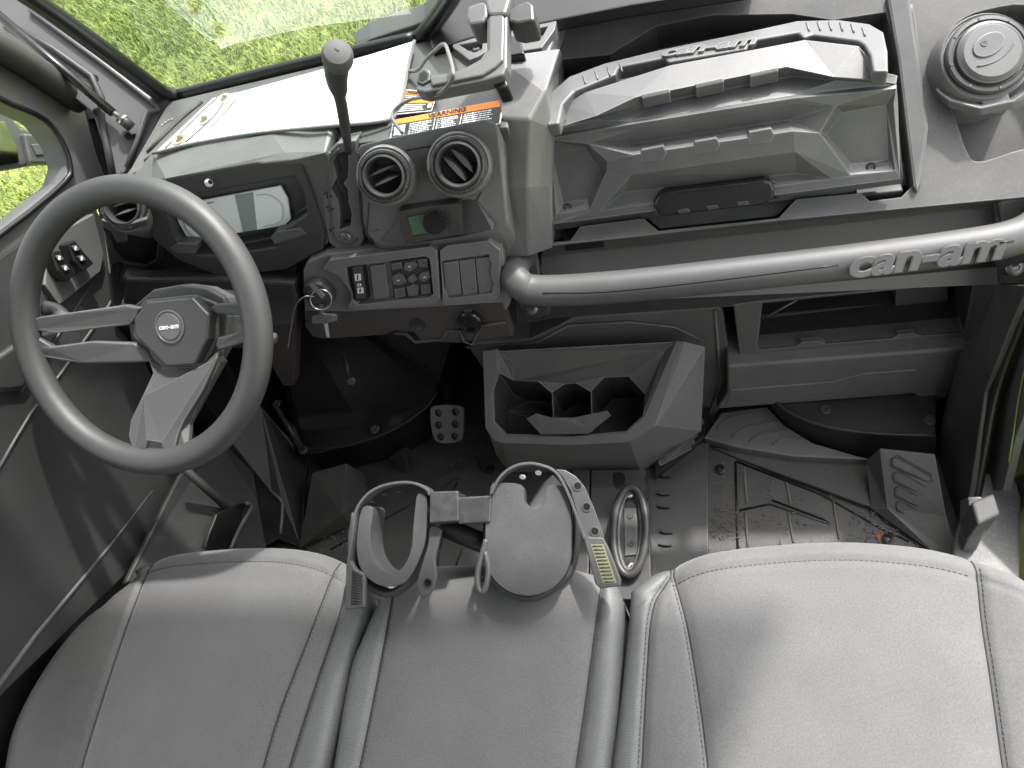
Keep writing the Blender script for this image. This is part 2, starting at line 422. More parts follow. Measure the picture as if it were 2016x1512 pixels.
# passenger footwell tray plates with raised, worn ribs
FZ = -.398
prism('floor_panel', VS([(1290, 885), (1400, 880), (1455, 905), (1700, 1010), (1790, 1062), (1870, 1130), (1280, 1180)], z=FZ), (0, 0, -.006), M['floor'], floor, .001)
prism('tunnel_cover', VS([(1130, 890), (1395, 870), (1395, 1200), (1120, 1200)], z=FZ+.016), (0, 0, -.03), M['floor_shiny'], floor, .004)
for a in ([(1448, 910), (1453, 1110)], [(1450, 908), (1620, 975), (1735, 1040), (1790, 1066)], [(1465, 920), (1470, 990)], [(1548, 950), (1556, 990)], [(1468, 1008), (1472, 1076)], [(1552, 1008), (1562, 1068)], [(1640, 985), (1652, 1060)], [(1455, 1005), (1515, 992), (1630, 1030), (1622, 1022), (1520, 985)]):
    tube('floor_rib', VS(a, z=FZ+.001), .0022, M['mat_edge'] if a[0][0] > 1460 else M['black'], floor, res=6, n=1)
for i, (x, y) in enumerate([(1305, 975), (1305, 1000), (1310, 1050), (1308, 1075), (1308, 940)]):
    tube('floor_rib', VS([(x-12, y-3), (x, y), (x+14, y-1)], z=FZ+.018), .002, M['black'], floor, res=6, n=2)
for p in ((1418, 925), (1748, 1062), (965, 925)):
    lathe('floor_screw', [(.010, 0), (.010, .003), (.006, .004), (.004, .001), (0, .001)], V(*p, z=FZ+.001), UP, M['black'], floor, res=18)
lathe('floor_screw', [(.007, 0), (.006, .0012), (0, .0014)], V(1732, 1058, z=FZ+.0005), UP, M['rust'], floor, res=18)
# driver side plates
prism('floor_panel', VS([(610, 1100), (880, 930), (965, 905), (1010, 905), (1130, 900), (1120, 1180), (620, 1180)], z=FZ), (0, 0, -.006), M['floor'], floor, .001)
for a in ([(650, 1082), (905, 940)], [(870, 1010), (900, 950)], [(895, 1120), (925, 1040)], [(860, 1120), (870, 1060)], [(800, 1130), (830, 1060)], [(940, 900), (950, 930), (990, 940)]):
    tube('floor_rib', VS(a, z=FZ+.001), .002, M['well'], floor, res=6, n=1)
# left-over leaves and grit
bm = bmesh.new(); rnd = random.Random(8)
for (cx, cy, s, n) in ((690, 1055, 28, 110), (1735, 1040, 30, 90), (1420, 1030, 30, 110), (1600, 1000, 80, 70), (1500, 1000, 40, 50), (1410, 960, 22, 40), (900, 880, 30, 25), (1330, 1080, 60, 30)):
    for k in range(n):
        p = V(cx+rnd.gauss(0, s), cy+rnd.gauss(0, s*.8), z=FZ+.002); a = rnd.uniform(0, 6.28); l = rnd.uniform(.0006, .0042); w = rnd.uniform(.0003, .0009)
        box_bm(bm, p+Vector((0, 0, .001)), Vector((math.cos(a)*l, math.sin(a)*l, 0)), Vector((-math.sin(a)*w, math.cos(a)*w, 0)), Vector((0, 0, .0006)))
tag(link('leaf_litter', bm, M['mat_edge']), 'dry grass bits and dirt scattered over the cab floor', 'dirt', kind='stuff')

# ---- passenger wheel well, foot rests
ww = thing('wheel_well', 'black curved wheel arch bulging into the passenger footwell with screws along its lip', 'wheel arch', V(1700, 860, z=-.4))
out_ = smoothline(VS([(1500, 775), (1545, 812), (1610, 840), (1720, 856), (1842, 860)], z=-.335), 5)
far = [Vector((.43, .98, -.32)), Vector((.02, .98, -.32))]
prism('arch_top', out_+far, (0, 0, -.012), M['well'], ww, .003)
lip = smoothline(VS([(1525, 790), (1560, 815), (1620, 838), (1720, 853), (1842, 857)], z=-.329), 5)
tube('arch_lip', lip, .0035, M['dash_dark'], ww, n=1, raw=True, res=8)
bm = bmesh.new(); lo = smoothline(VS([(1510, 800), (1560, 850), (1640, 882), (1740, 893), (1845, 893)], z=-.385), 5)
A = [bm.verts.new(p) for p in out_]; B = [bm.verts.new(p) for p in lo]; C_ = [bm.verts.new(p+Vector((0, -.003, -.03))) for p in lo]
for i in range(len(A)-1): bm.faces.new((A[i], A[i+1], B[i+1], B[i])); bm.faces.new((B[i], B[i+1], C_[i+1], C_[i]))
link('arch_wall', bm, M['well'], ww, smooth=True)
for p in ((1625, 806), (1830, 827)): screw(V(*p, z=-.333), UP, ww, .010, M['dash_dark'])

fr = thing('foot_rest', 'broad charcoal foot rest pad with slanted grooves under the lower duct beam', 'foot rest', V(1480, 860, z=-.4))
top_ = VS([(1385, 862), (1420, 812), (1510, 800), (1545, 838), (1600, 872), (1715, 905), (1560, 898), (1450, 880)], z=-.372)
prism('pad', top_, (0, 0, -.035), M['scuffed'], fr, .004)
for k, a in enumerate([[(1410, 843), (1440, 822), (1505, 812)], [(1440, 860), (1470, 840), (1530, 828)], [(1475, 868), (1500, 852), (1550, 846)], [(1520, 876), (1545, 862), (1580, 864)]]):
    tube('groove_rib', VS(a, z=-.3715), .0016, M['dash_dark'], fr, res=6, n=3)
prism('skirt', VS([(1400, 880), (1715, 908), (1722, 1000), (1690, 990), (1455, 903)], z=-.392), (0, 0, -.02), M['floor'], fr, .003)

fr2 = thing('foot_rest', 'steep wedge foot rest with four slanted slots beside the right sill', 'foot rest', V(1790, 1000, z=-.4))
vv = {'a': V(1735, 882, z=-.30), 'b': V(1840, 893, z=-.30), 'c': V(1862, 1015, z=-.37), 'd': V(1885, 1090, z=-.395), 'e': V(1850, 1075, z=-.395), 'f': V(1748, 995, z=-.375),
      'g': V(1712, 905, z=-.36), 'h': V(1718, 1000, z=-.398), 'i': V(1845, 1092, z=-.398)}
facets('pad', vv, ['abcf', 'fcde', 'agfa'[:3], 'ghf', 'fhie', 'eid'], M['scuffed'], fr2, .002, solid=.006)
wp = (V(1735, 882, z=-.30), (V(1840, 893, z=-.30)-V(1735, 882, z=-.30)).cross(V(1748, 995, z=-.375)-V(1735, 882, z=-.30)).normalized())
if wp[1].z < 0: wp = (wp[0], -wp[1])
for k in range(4):
    y = 905+k*29; x = 1757+k*3
    w_ = 60-k*2
    q = [(x, y), (x+10, y-7), (x+w_+15, y+30), (x+w_+18, y+42), (x+w_+6, y+42), (x, y+12)]
    tube('slot_rib', VS(q, pl=wp, h=.0085), .0022, M['dash_dark'], fr2, closed=True, res=6, n=1)

# ---- driver footwell
ww2 = thing('wheel_well', 'black rounded wheel arch in the dark driver footwell behind the pedal', 'wheel arch', V(720, 800, z=-.4))
o2 = smoothline(VS([(565, 770), (592, 885), (680, 878), (770, 848), (835, 805), (870, 740)], z=-.30), 6)
prism('arch_top', o2+[Vector((-.46, 1.15, -.18)), Vector((-1.05, 1.15, -.18))], (0, 0, -.1), M['black'], ww2, .003)
tube('arch_lip', smoothline(VS([(592, 885), (680, 878), (770, 848), (835, 805), (862, 770)], z=-.298), 6), .003, M['well'], ww2, n=1, raw=True, res=8)
for p in ((597, 886), (738, 845), (545, 795)): screw(V(*p, z=-.296), UP, ww2, .010, M['dash_dark'])
fr3 = thing('foot_rest', 'dusty black foot rest wedge on the floor by the left wheel arch', 'foot rest', V(660, 990, z=-.4))
v3 = {'a': V(617, 930, z=-.31), 'b': V(682, 912, z=-.31), 'c': V(672, 1010, z=-.36), 'd': V(590, 1078, z=-.398), 'e': V(712, 930, z=-.36), 'f': V(725, 975, z=-.398), 'g': V(690, 1030, z=-.398)}
facets('pad', v3, ['abcd', 'befc', 'cfg', 'cgd'], M['floor'], fr3, .002, solid=.005)
lb = thing('cowl_side_trim', 'black lower side trim between door and driver foot well with warning decal', 'trim', V(520, 960, z=-.3))
v4 = {'a': V(440, 850, z=-.2), 'b': V(510, 800, z=-.22), 'c': V(600, 905, z=-.38), 'd': V(590, 1078, z=-.4), 'e': V(548, 1060, z=-.39), 'f': V(555, 990, z=-.34), 'g': V(535, 965, z=-.32), 'h':V(400, 930, z=-.3), 'i':V(500,1090,z=-.4)}
facets('trim_panel', v4, ['abcdefg', 'aghg'[:3], 'gfeih'], M['dash_dark'], lb, .003, solid=.008)
tube('trim_edge', VS([(440, 850), (535, 968), (556, 990), (552, 1050)], z=-.315), .003, M['dash'], lb, n=2, res=8)
a = V(515, 845, z=-.255); bpl = PL(.6, -.3, .7, -.2)
q = VS([(482, 862), (515, 820), (530, 850), (500, 885)], pl=(V(505, 850, z=-.27), Vector((0, -.5, .86))))
prism('decal', q, (0, 0, -.001), M['label_black'], lb, 0)
dx = (q[1]-q[0]).normalized(); dy = (q[3]-q[0])
for k in range(6):
    c = q[0]+dy*(.12+.14*k)+(q[1]-q[0])*.45+Vector((0, 0, .0008)); box('decal_line', c, dx*.018*(1 if k % 2 else .7), dy.normalized()*.0009, Vector((0, 0, .0002)), M['mirror_body'], lb, 0)
rod = thing('pedal_linkage', 'thin black rod with bolt heads running down to the wheel arch', 'linkage', V(570, 840, z=-.25))
tube('rod', [V(543, 800, z=-.22), V(595, 885, z=-.29)], .006, M['well'], rod, n=1, res=10)
tube('clevis', [V(678, 695, z=-.1), V(690, 760, z=-.15)], .005, M['well'], rod, n=1, res=10)
lathe('bolt', [(.009, 0), (.009, .006), (.005, .008), (0, .008)], V(693, 752, z=-.14), UP, M['screw'], rod, res=6)

pd = thing('brake_pedal', 'grey metal brake pedal pad with six round holes', 'pedal', V(880, 835, y=.70))
ppl = (V(880, 835, y=.70), Vector((.02, -.62, .78)).normalized())
outer = smoothline(VS([(852, 800), (880, 797), (908, 800), (913, 812), (912, 855), (903, 869), (880, 873), (860, 870), (850, 850), (847, 812)], pl=ppl), 3, True)
holes = []
for (x, y) in ((863, 813), (897, 811), (863, 837), (896, 835), (867, 860), (895, 859)):
    c = V(x, y, pl=ppl); a_, b_, n_ = basis(ppl[1]); holes.append([c+(a_*math.cos(t)+b_*math.sin(t))*.0078 for t in [6.283*i/14 for i in range(14)]])
sheet('pad', outer, holes, -ppl[1]*.006, M['emboss'], pd, .0015, floor=False)
prism('pad_backing', VS([(855, 803), (908, 801), (908, 860), (898, 868), (862, 868), (852, 848)], pl=ppl, h=-.0075), -ppl[1]*.003, M['black'], pd, .001)
tube('arm', [V(880, 835, y=.71)+Vector((0, .01, -.02)), V(878, 770, y=.80), V(880, 700, y=.92)], .008, M['dash_dark'], pd, n=5)
tb = thing('throttle_stop', 'small black bracket standing on the floor by the brake pedal', 'bracket', V(795, 900, z=-.4))
facets('plate', {'a': V(765, 900, z=-.36), 'b': V(792, 882, z=-.34), 'c': V(800, 930, z=-.398), 'd': V(815, 925, z=-.398), 'e': V(805, 880, z=-.34)}, ['abc', 'bedc'], M['well'], tb, .001, solid=.003)
# ================================================================== CAB SHELL
roof = thing('cab_roof', 'dark unseen cab roof and rear bulkhead overhead, outline shaped to shade the seats', 'roof', (-.31, 0, 1.25))
prism('shade_roof_panel', [Vector(q) for q in ((-1.3, .94, 1.25), (.615, .94, 1.25), (.52, .76, 1.25), (.31, .3, 1.25), (.31, -.6, 1.25), (-1.3, -.6, 1.25))], (0, 0, .03), M['pillar'], roof, .01)  # unseen roof; slanted side and front overhang shaped to cast the seat shadows
box('rear_panel', (-.34, -.58, .55), (.74, 0, 0), (0, .015, 0), (0, 0, .70), M['pillar'], roof, .01)

# windscreen plane: through the dash edge and the left post
wA = V(342, 190, z=.345)+Vector((0, .02, 0)); wB = V(822, 76, z=.345)+Vector((0, .02, 0)); wC = V(78, 0, x=-.82)
wn = (wB-wA).cross(wC-wA).normalized()
if wn.y > 0: wn = -wn
WS = (wA, wn)
ws = thing('windshield', 'clear tilted windscreen glass with black rubber seal over the lawn', 'windscreen', wA)
gl = VS([(342, 190), (822, 76), (875, 0)], pl=WS)+[V(905, -60, pl=WS), V(905, -260, pl=WS), V(-120, -260, pl=WS), V(0, -70, pl=WS)]
bm = bmesh.new(); bm.faces.new([bm.verts.new(p) for p in gl]); link('pane', bm, M['windshield_glass'], ws)
corner = VS([(-20, -55), (75, 2), (200, 90), (300, 165), (322, 180), (345, 187), (372, 183), (560, 135), (800, 79), (826, 70), (842, 52), (880, -2), (905, -40)], pl=WS, h=.002)
tube('seal', smoothline(corner, 3), .0105, M['seal'], ws, raw=True, res=10, n=1)
tube('seal_lip', smoothline(VS([(-40, -55), (60, 4), (190, 98), (290, 174), (318, 193), (345, 200), (380, 195), (560, 148), (800, 92), (838, 82), (852, 62), (892, 4), (915, -40)], pl=WS, h=.004), 3), .008, M['bezel'], ws, raw=True, res=8, n=1)
cw = thing('hood_edge', 'pale grey hood cowl strip outside along the lower windscreen edge', 'cowl', V(760, 80, pl=WS))
prism('strip', VS([(700, 98), (730, 78), (790, 58), (838, 42), (880, 0), (868, 20), (840, 80), (820, 84)], pl=WS, h=-.02), -wn*.03, M['emboss'], cw, .003)

bc = thing('center_cowl', 'flat black cover panel at the top centre of the dash', 'cover', V(980, 40, z=.36))
prism('cover', VS([(895, -60), (886, 2), (846, 78), (850, 98), (935, 72), (1098, 38), (1240, 10), (1500, -30), (1500, -120)], pl=TOP, h=.012), Vector((0, 0, -.02)), M['black'], bc, .004)  # flat black plate across the top centre of the dash

# ------------------------------------------------------------------ left post
po = thing('windshield_pillar', 'grey-green painted steel post left of the windscreen with punched holes', 'pillar', V(215, 345, x=-.99))
pv = {'a': V(80, -10, x=-.845), 'b': V(338, 188, x=-.845), 'c': V(262, 332, x=-.90), 'd': V(222, 350, x=-.95), 'e': V(182, 222, x=-.97), 'f': V(-60, 20, x=-.95), 'g': V(-20, -50, x=-.90)}
pn = (pv['b']-pv['e']).cross(pv['d']-pv['e']).normalized()
if pn.dot(CAM-pv['e']) < 0: pn = -pn
PP = (pv['e'], pn)
prism('post_plate', VS([(85, -10), (340, 186), (262, 332), (222, 350), (182, 222), (-60, 20), (-20, -60)], pl=PP), -pn*.01, M['pillar'], po, .003)
tube('fold_line', VS([(60, 18), (300, 200), (292, 222), (250, 330)], pl=PP, h=.004), .005, M['pillar'], po, n=2, res=8)
tube('fold_line', VS([(10, 40), (180, 150), (200, 235), (222, 345)], pl=PP, h=.002), .006, M['dash_dark'], po, n=2, res=8)
for (x, y, r_) in ((187, 154, .0055), (190, 220, .0055), (200, 240, .0055), (282, 243, .004), (253, 268, .006), (266, 269, .0045)):
    lathe('hole', [(r_, -.001), (r_, .0018), (0, .0018)], V(x, y, pl=PP, h=.001), pn, M['black'], po, res=16)
gs = thing('gas_strut', 'slim black gas strut with ball joint running up the left post', 'strut', V(245, 240, x=-.93))
tube('rod', [V(-20, 15, pl=PP, h=.03), V(222, 222, pl=PP, h=.022)], .0075, M['gloss_black'], gs, n=1, res=12)
tube('end_rod', [V(215, 215, pl=PP, h=.022), V(240, 234, pl=PP, h=.020)], .004, M['pillar'], gs, n=1, res=10)
tube('socket', [V(236, 231, pl=PP, h=.020), V(258, 250, pl=PP, h=.016)], .009, M['bezel'], gs, n=1, res=14)
lathe('collar', [(.0092, 0), (.0102, .001), (.0102, .004), (.0092, .005)], V(240, 234, pl=PP, h=.0195), V(258, 250, pl=PP, h=.016)-V(236, 231, pl=PP, h=.020), M['steel'], gs)

# ------------------------------------------------------------------ left door
DX = -1.03
ld = thing('side_door', 'left cab door with dark scuffed inner panel and grass seen through its window', 'door', V(120, 500, x=DX))
sheet('window_frame', VS([(-300, 120), (-20, 85), (165, 205), (190, 300), (210, 350), (178, 392), (0, 512), (-300, 690)], x=DX),
      [VS([(-280, 215), (-60, 178), (20, 205), (88, 236), (122, 280), (137, 325), (126, 360), (0, 462), (-280, 650)], x=DX)], (-.045, 0, 0), M['dash'], ld, .006, floor=False, seg=3)
bm = bmesh.new(); bm.faces.new([bm.verts.new(p) for p in VS([(-290, 200), (-60, 165), (30, 195), (100, 230), (140, 280), (155, 325), (140, 370), (0, 480), (-290, 670)], x=DX-.02)]); link('pane', bm, M['clear'], ld)
tube('window_seal', smoothline(VS([(-280, 215), (-60, 178), (20, 205), (88, 236), (122, 280), (137, 325), (126, 360), (0, 462), (-280, 650)], x=DX+.003), 3, True), .005, M['seal'], ld, closed=True, raw=True, res=8)
tube('frame_bar', VS([(-60, 60), (60, 130), (160, 200)], x=DX+.02), .022, M['dash_dark'], ld, n=3, res=10)
dv = {'a': V(-200, 640, x=DX), 'b': V(0, 505, x=DX), 'c': V(178, 390, x=DX), 'd': V(205, 440, x=DX+.0), 'e': V(218, 575, x=DX+.0), 'f': V(205, 605, x=DX),
      'g': V(65, 690, x=DX), 'h': V(-200, 830, x=DX), 'k': V(320, 760, x=DX), 'l': V(440, 930, x=DX), 'm': V(0, 1372, x=DX), 'n': V(-200, 1600, x=DX), 'o': V(0, 940, x=DX+.0), 'p': V(100, 790, x=DX+.0), 'q': V(-200, 1200, x=DX)}
prism('inner_panel', VS([(-200, 640), (0, 505), (178, 390), (205, 440), (218, 575), (300, 740), (440, 930), (250, 1130), (0, 1372), (-200, 1600)], x=DX), (-.02, 0, 0), M['door'], ld, .004)
# armrest pocket and light crease lines
prism('pull_pocket', VS([(-60, 800), (0, 768), (45, 765), (120, 650), (60, 660), (0, 700), (-60, 740)], x=DX+.012), (-.02, 0, 0), M['dash_dark'], ld, .006)
for a, r_ in (([(-20, 770), (38, 766), (52, 755), (190, 545)], .0018), ([(-10, 935), (60, 815), (120, 735), (215, 600), (222, 580)], .0028), ([(205, 420), (214, 500), (222, 575)], .004)):
    tube('crease', VS(a, x=DX+.0005), r_*.85, M['doorline'] if r_ < .003 else M['dash'], ld, n=2, res=8)
tube('crease', VS([(-30, 1385), (70, 1250), (220, 1070), (300, 965)], x=DX-.001), [.0055, .0045, .003, .0015], M['doorline'], ld, raw=True, res=8, n=1)
prism('switch_plate', VS([(92, 470), (185, 420), (205, 500), (198, 535), (118, 600), (88, 560)], x=DX+.012), (-.02, 0, 0), M['dash'], ld, .003)
for (cx, cy) in ((120, 522), (152, 503)):
    s = prism('rocker_switch', VS([(cx-18, cy-22), (cx-4, cy-30), (cx+16, cy-4), (cx+34, cy+16), (cx+12, cy+32), (cx-6, cy+12)], x=DX+.032), (-.024, 0, 0), M['gloss_black'], ld, .003)
    for (ux, uy) in ((-3, -12), (9, 8)):
        q = [V(cx+ux+i, cy+uy+j, x=DX+.035) for i, j in ((-8, -6), (2, -9), (9, 0), (0, 4))]
        prism('switch_key', q, (-.003, 0, 0), M['mirror_body'], ld, .0008)
        c = V(cx+ux, cy+uy-2, x=DX+.0355); box('icon', c, (.0004, 0, 0), (0, .003, .001), (0, -.0006, .0016), M['icon'], ld, 0)
lp = thing('lower_side_panel', 'charcoal lower body side panel beside the driver seat with a black cut-out', 'side panel', V(400, 1000, x=-.95))
sv = {'a': V(355, 935, x=-.985), 'b': V(430, 860, x=-.98), 'c': V(500, 930, x=-.95), 'd': V(508, 985, x=-.93), 'e': V(528, 1090, x=-.90), 'f': V(245, 1150, x=-.985), 'g': V(330, 920, x=-.985), 'h': V(0, 1370, x=-1.0)}
facets('panel', sv, ['abcdef'], M['door'], lp, .004, solid=.012)
prism('cut_out', VS([(412, 1052), (428, 1012), (478, 990), (486, 992), (452, 1078), (404, 1080)], x=-.93), (-.01, 0, 0), M['black'], lp, .003)
tube('rim_edge', VS([(484, 990), (495, 998), (472, 1040), (452, 1085)], x=-.925), .004, M['dash'], lp, n=3, res=8)
tube('fold', VS([(365, 925), (470, 1020)], x=-.94), .008, M['dash_dark'], lp, n=2, res=8)

mr = thing('side_mirror', 'dark grey wing mirror outside the left door window', 'mirror', V(60, 290, x=-1.22))
MX = -1.22
prism('housing', VS([(-60, 205), (18, 222), (40, 250), (95, 262), (104, 300), (130, 318), (60, 325), (45, 330), (-60, 345)], x=MX), (-.05, 0, 0), M['mirror_body'], mr, .008)
prism('glass', VS([(-60, 235), (10, 240), (34, 290), (38, 320), (-60, 335)], x=MX+.003), (-.002, 0, 0), M['looking_glass'], mr, .001)
prism('arm', VS([(48, 262), (100, 268), (128, 322), (60, 322)], x=MX+.012), (-.03, 0, 0), M['dash'], mr, .006)
prism('arm_recess', VS([(62, 284), (92, 282), (98, 304), (72, 306)], x=MX+.0145), (-.004, 0, 0), M['emboss'], mr, .002)

# body shell round the driver side
bs = thing('body_shell', 'black inner body side closing the cab behind the left door and pillar', 'body side', (-1.07, .6, 0))
prism('side_wall', [Vector(q) for q in ((-1.065, -.55, -.42), (-1.065, -.55, .05), (-1.065, .30, .02), (-1.065, .70, .0), (-1.065, .98, .10), (-1.065, 1.24, .06), (-1.065, 1.24, -.42))], (-.02, 0, 0), M['black'], bs, .002)
prism('cowl_corner', [V(150, 180, x=-1.05), V(330, 190, x=-.95), V(262, 345, x=-.95), V(300, 420, x=-.95), V(225, 640, x=-1.02), V(195, 420, x=-1.05)], (-.01, .02, 0), M['black'], bs, .001)
prism('cowl_top', [Vector((-1.08, 1.02, .31)), Vector((.46, 1.06, .27)), Vector((.46, 1.24, .06)), Vector((-1.08, 1.24, .06))], (0, 0, -.01), M['black'], bs, .001)
prism('tunnel_wall', [Vector((-.44, .82, -.40)), Vector((-.44, .80, .05)), Vector((-.44, 1.22, .06)), Vector((-.44, 1.22, -.40))], (.02, 0, 0), M['black'], bs, .001)
prism('side_kick', [Vector((-.98, .62, -.41)), Vector((-.98, .72, .12)), Vector((-.98, 1.20, .05)), Vector((-.98, 1.20, -.41))], (-.06, 0, 0), M['black'], bs, .002)
prism('outer_sill', [Vector((-1.07, -.55, -.40)), Vector((-1.07, .66, -.40)), Vector((-.90, .66, -.40)), Vector((-.90, -.55, -.40))], (0, 0, -.02), M['black'], bs, .001)

# ------------------------------------------------------------------ right side of the cab
RX = .44
rs = thing('door_sill', 'black sealed door opening on the right with green body edge and screw', 'door frame', V(1920, 1060, x=.40))
rv = {'a': V(2040, 560, x=.41), 'b': V(2004, 640, x=.41), 'c': V(1952, 770, x=.405), 'd': V(1925, 950, x=.40), 'e': V(1905, 1075, x=.40), 'f': V(1878, 1082, x=.385), 'g': V(1846, 900, x=.385), 'h': V(1900, 700, x=.39), 'i': V(1975, 560, x=.395), 'j': V(1870, 1090, x=.38)}
facets('inner_trim', rv, ['abcdefghi'], M['bezel'], rs, .003, solid=.01)
tube('seal', smoothline([V(2050, 540, x=.415), V(2008, 640, x=.415), V(1962, 765, x=.41), V(1935, 900, x=.405), V(1903, 1078, x=.40)], 5), .0085, M['seal'], rs, raw=True, res=10, n=1)
prism('post_panel', VS([(2060, 600), (2016, 655), (1972, 765), (1950, 880), (1932, 968), (1974, 966), (2000, 860), (2060, 700)], x=.43), (.012, 0, 0), M['pillar'], rs, .002)
tube('trim_line', VS([(2050, 640), (2014, 740), (1996, 850), (1986, 910)], x=.428), .0014, M['lime'], rs, n=2, res=6)
screw(V(1936, 948, x=.428), (-.6, -.3, .7), rs, .009, M['screw'])
prism('body_panel', VS([(2080, 640), (2018, 740), (1994, 880), (1976, 970), (1966, 1180), (2080, 1180)], x=.47), (.015, 0, 0), M['pillar'], rs, .004)
prism('step_panel', VS([(1880, 1060), (1925, 930), (1990, 930), (2012, 960), (2008, 1100), (2008, 1200), (1860, 1200)], z=-.33), (0, 0, -.03), M['sill'], rs, .006)
prism('lower_closing', [Vector((.465, .50, -.42)), Vector((.465, .62, .02)), Vector((.465, .80, .12)), Vector((.465, 1.24, .10)), Vector((.465, 1.24, -.42))], (.01, 0, 0), M['black'], rs, .002)
lt = thing('seat_latch_block', 'light grey square striker block at the foot of the right door opening', 'latch block', V(1935, 1050, x=.40))
prism('block', VS([(1912, 988), (1957, 970), (1970, 1012), (1925, 1034)], z=-.20), (0, 0, -.075), M['rubber'], lt, .006, seg=3)
prism('pad', VS([(1890, 985), (1905, 978), (1915, 1040), (1895, 1085), (1882, 1080), (1888, 1040)], x=.362), (.02, 0, 0), M['dash'], lt, .004)
sr = thing('side_trim', 'scuffed dark trim behind the passenger foot rest', 'trim', V(1850, 800, x=.4))
prism('panel', VS([(1925, 690), (1940, 760), (1872, 1080), (1846, 1000), (1843, 800), (1880, 690)], x=.395), (.01, 0, 0), M['well'], sr, .003)

# ================================================================== DASHBOARD
da = thing('dashboard', 'wide moulded charcoal dashboard with round vents, screen and switches', 'dashboard', (-.31, .85, .2))
dn = TOP[1]
prism('top_panel', VS([(240, 352), (258, 330), (332, 200), (860, 74), (1110, 20), (1080, 104), (1002, 120), (1000, 250), (700, 282), (640, 268), (300, 320)], pl=TOP), (0, 0, -.03), M['dash_dusty'], da, .004)
tube('top_seam', VS([(290, 300), (350, 240), (398, 200)], pl=TOP, h=.001), .003, M['dash_dark'], da, n=2, res=6)
tube('top_seam', VS([(285, 318), (360, 262), (415, 205)], pl=TOP, h=.001), .0035, M['grip'], da, n=2, res=6)
for p in ((320, 246), (326, 241), (332, 237), (339, 235)): lathe('pin', [(.002, 0), (.002, .001), (0, .0015)], V(*p, pl=TOP, h=.001), UP, M['brass'], da, res=8)

# instrument hood and cluster
hv = {'a': V(262, 345, z=.335), 'b': V(300, 300, z=.345), 'c': V(450, 268, z=.347), 'd': V(650, 238, z=.347), 'e': V(660, 250, z=.34), 'f': V(640, 300, z=.34), 'g': V(575, 315, z=.338), 'h': V(480, 325, z=.338), 'i': V(330, 352, z=.336), 'j': V(295, 385, z=.315),
      'k': V(535, 262, z=.352), 'l': V(560, 300, z=.343)}
facets('instrument_hood', hv, ['abcklhij', 'kdefgl', 'glh'], M['stack'], da, .003, solid=.03)
cout = VS([(318, 353), (440, 330), (560, 310), (592, 322), (618, 390), (640, 462), (636, 492), (565, 530), (440, 548), (350, 512), (300, 470), (284, 400), (300, 365)], pl=CLUP)
chole = VS([(322, 408), (340, 392), (578, 348), (596, 372), (604, 420), (560, 452), (548, 485), (440, 505), (372, 500), (345, 470)], pl=CLUP)
cn = CLUP[1]
cl = sheet('instrument_cluster', cout, [chole], -cn*.05, M['bezel'], da, .004, hd=[-cn*.028])
sc = VS([(342, 412), (360, 402), (552, 366), (566, 392), (572, 432), (560, 444), (372, 474), (352, 440)], pl=CLUP, h=-.020)
scr = prism('screen', sc, -cn*.004, M['lcd'], cl, .001)
prism('screen_band', VS([(462, 384), (498, 378), (506, 452), (478, 457)], pl=CLUP, h=-.0195), -cn*.0005, M['lcd_dark'], cl, 0)
tube('screen_arc', VS([(505, 384), (530, 384), (552, 398), (558, 415), (552, 436), (520, 446)], pl=CLUP, h=-.0188), .0011, M['icon'], cl, n=5, res=6)
tube('screen_arc', VS([(420, 398), (380, 408), (362, 425), (366, 450), (385, 468)], pl=CLUP, h=-.0188), .0011, M['lcd_dark'], cl, n=5, res=6)
for i in range(6):
    prism('tell_tale', VS([(470+i*12, 467-i*2), (477+i*12, 466-i*2), (477+i*12, 473-i*2), (470+i*12, 474-i*2)], pl=CLUP, h=-.0245), -cn*.001, M['well'], cl, 0)
lathe('trip_button', [(.006, -.002), (.0062, .003), (.004, .006), (0, .0062)], V(412, 359, pl=CLUP), cn, M['label_white'], cl, res=20)
lathe('button_core', [(.0035, 0), (.0035, .0008), (0, .001)], V(414, 358, pl=CLUP, h=.006), cn, M['black'], cl, res=14)
prism('button_ledge', VS([(532, 468), (545, 456), (592, 448), (605, 462), (540, 482)], pl=CLUP, h=.001), -cn*.02, M['emboss'], cl, .003)
prism('button_ledge', VS([(332, 488), (350, 478), (390, 480), (385, 500), (350, 500)], pl=CLUP, h=.001), -cn*.02, M['emboss'], cl, .003)
prism('side_cheek', VS([(590, 318), (640, 303), (650, 300), (655, 400), (652, 470), (640, 486), (640, 462), (618, 390)], pl=CLUP, h=-.006), -cn*.03, M['dash'], da, .003)

# wall of the dash behind and below the cluster
LOW = PL(.815, .30, .80, .02)
prism('lower_wall', VS([(196, 404), (330, 380), (640, 330), (720, 470), (720, 500), (600, 540), (585, 610), (545, 620), (545, 560), (240, 600), (222, 570)], pl=LOW), (0, .03, 0), M['dash'], da, .004)
prism('vent_pocket', smoothline(VS([(206, 440), (310, 428), (308, 510), (285, 522), (240, 508), (218, 475)], pl=LOW, h=.004), 3, True), (0, .01, 0), M['black'], da, .002)
prism('pocket_rim', VS([(300, 420), (316, 424), (322, 500), (312, 532), (270, 530), (235, 515), (286, 524), (306, 512), (310, 480)], pl=LOW, h=.010), (0, .02, 0), M['dash_dark'], da, .003)
prism('knee_panel', VS([(242, 545), (330, 548), (440, 545), (520, 538), (580, 540), (582, 600), (240, 600)], pl=PL(.78, .15, .74, .03)), (0, .03, 0), M['dash'], da, .004)

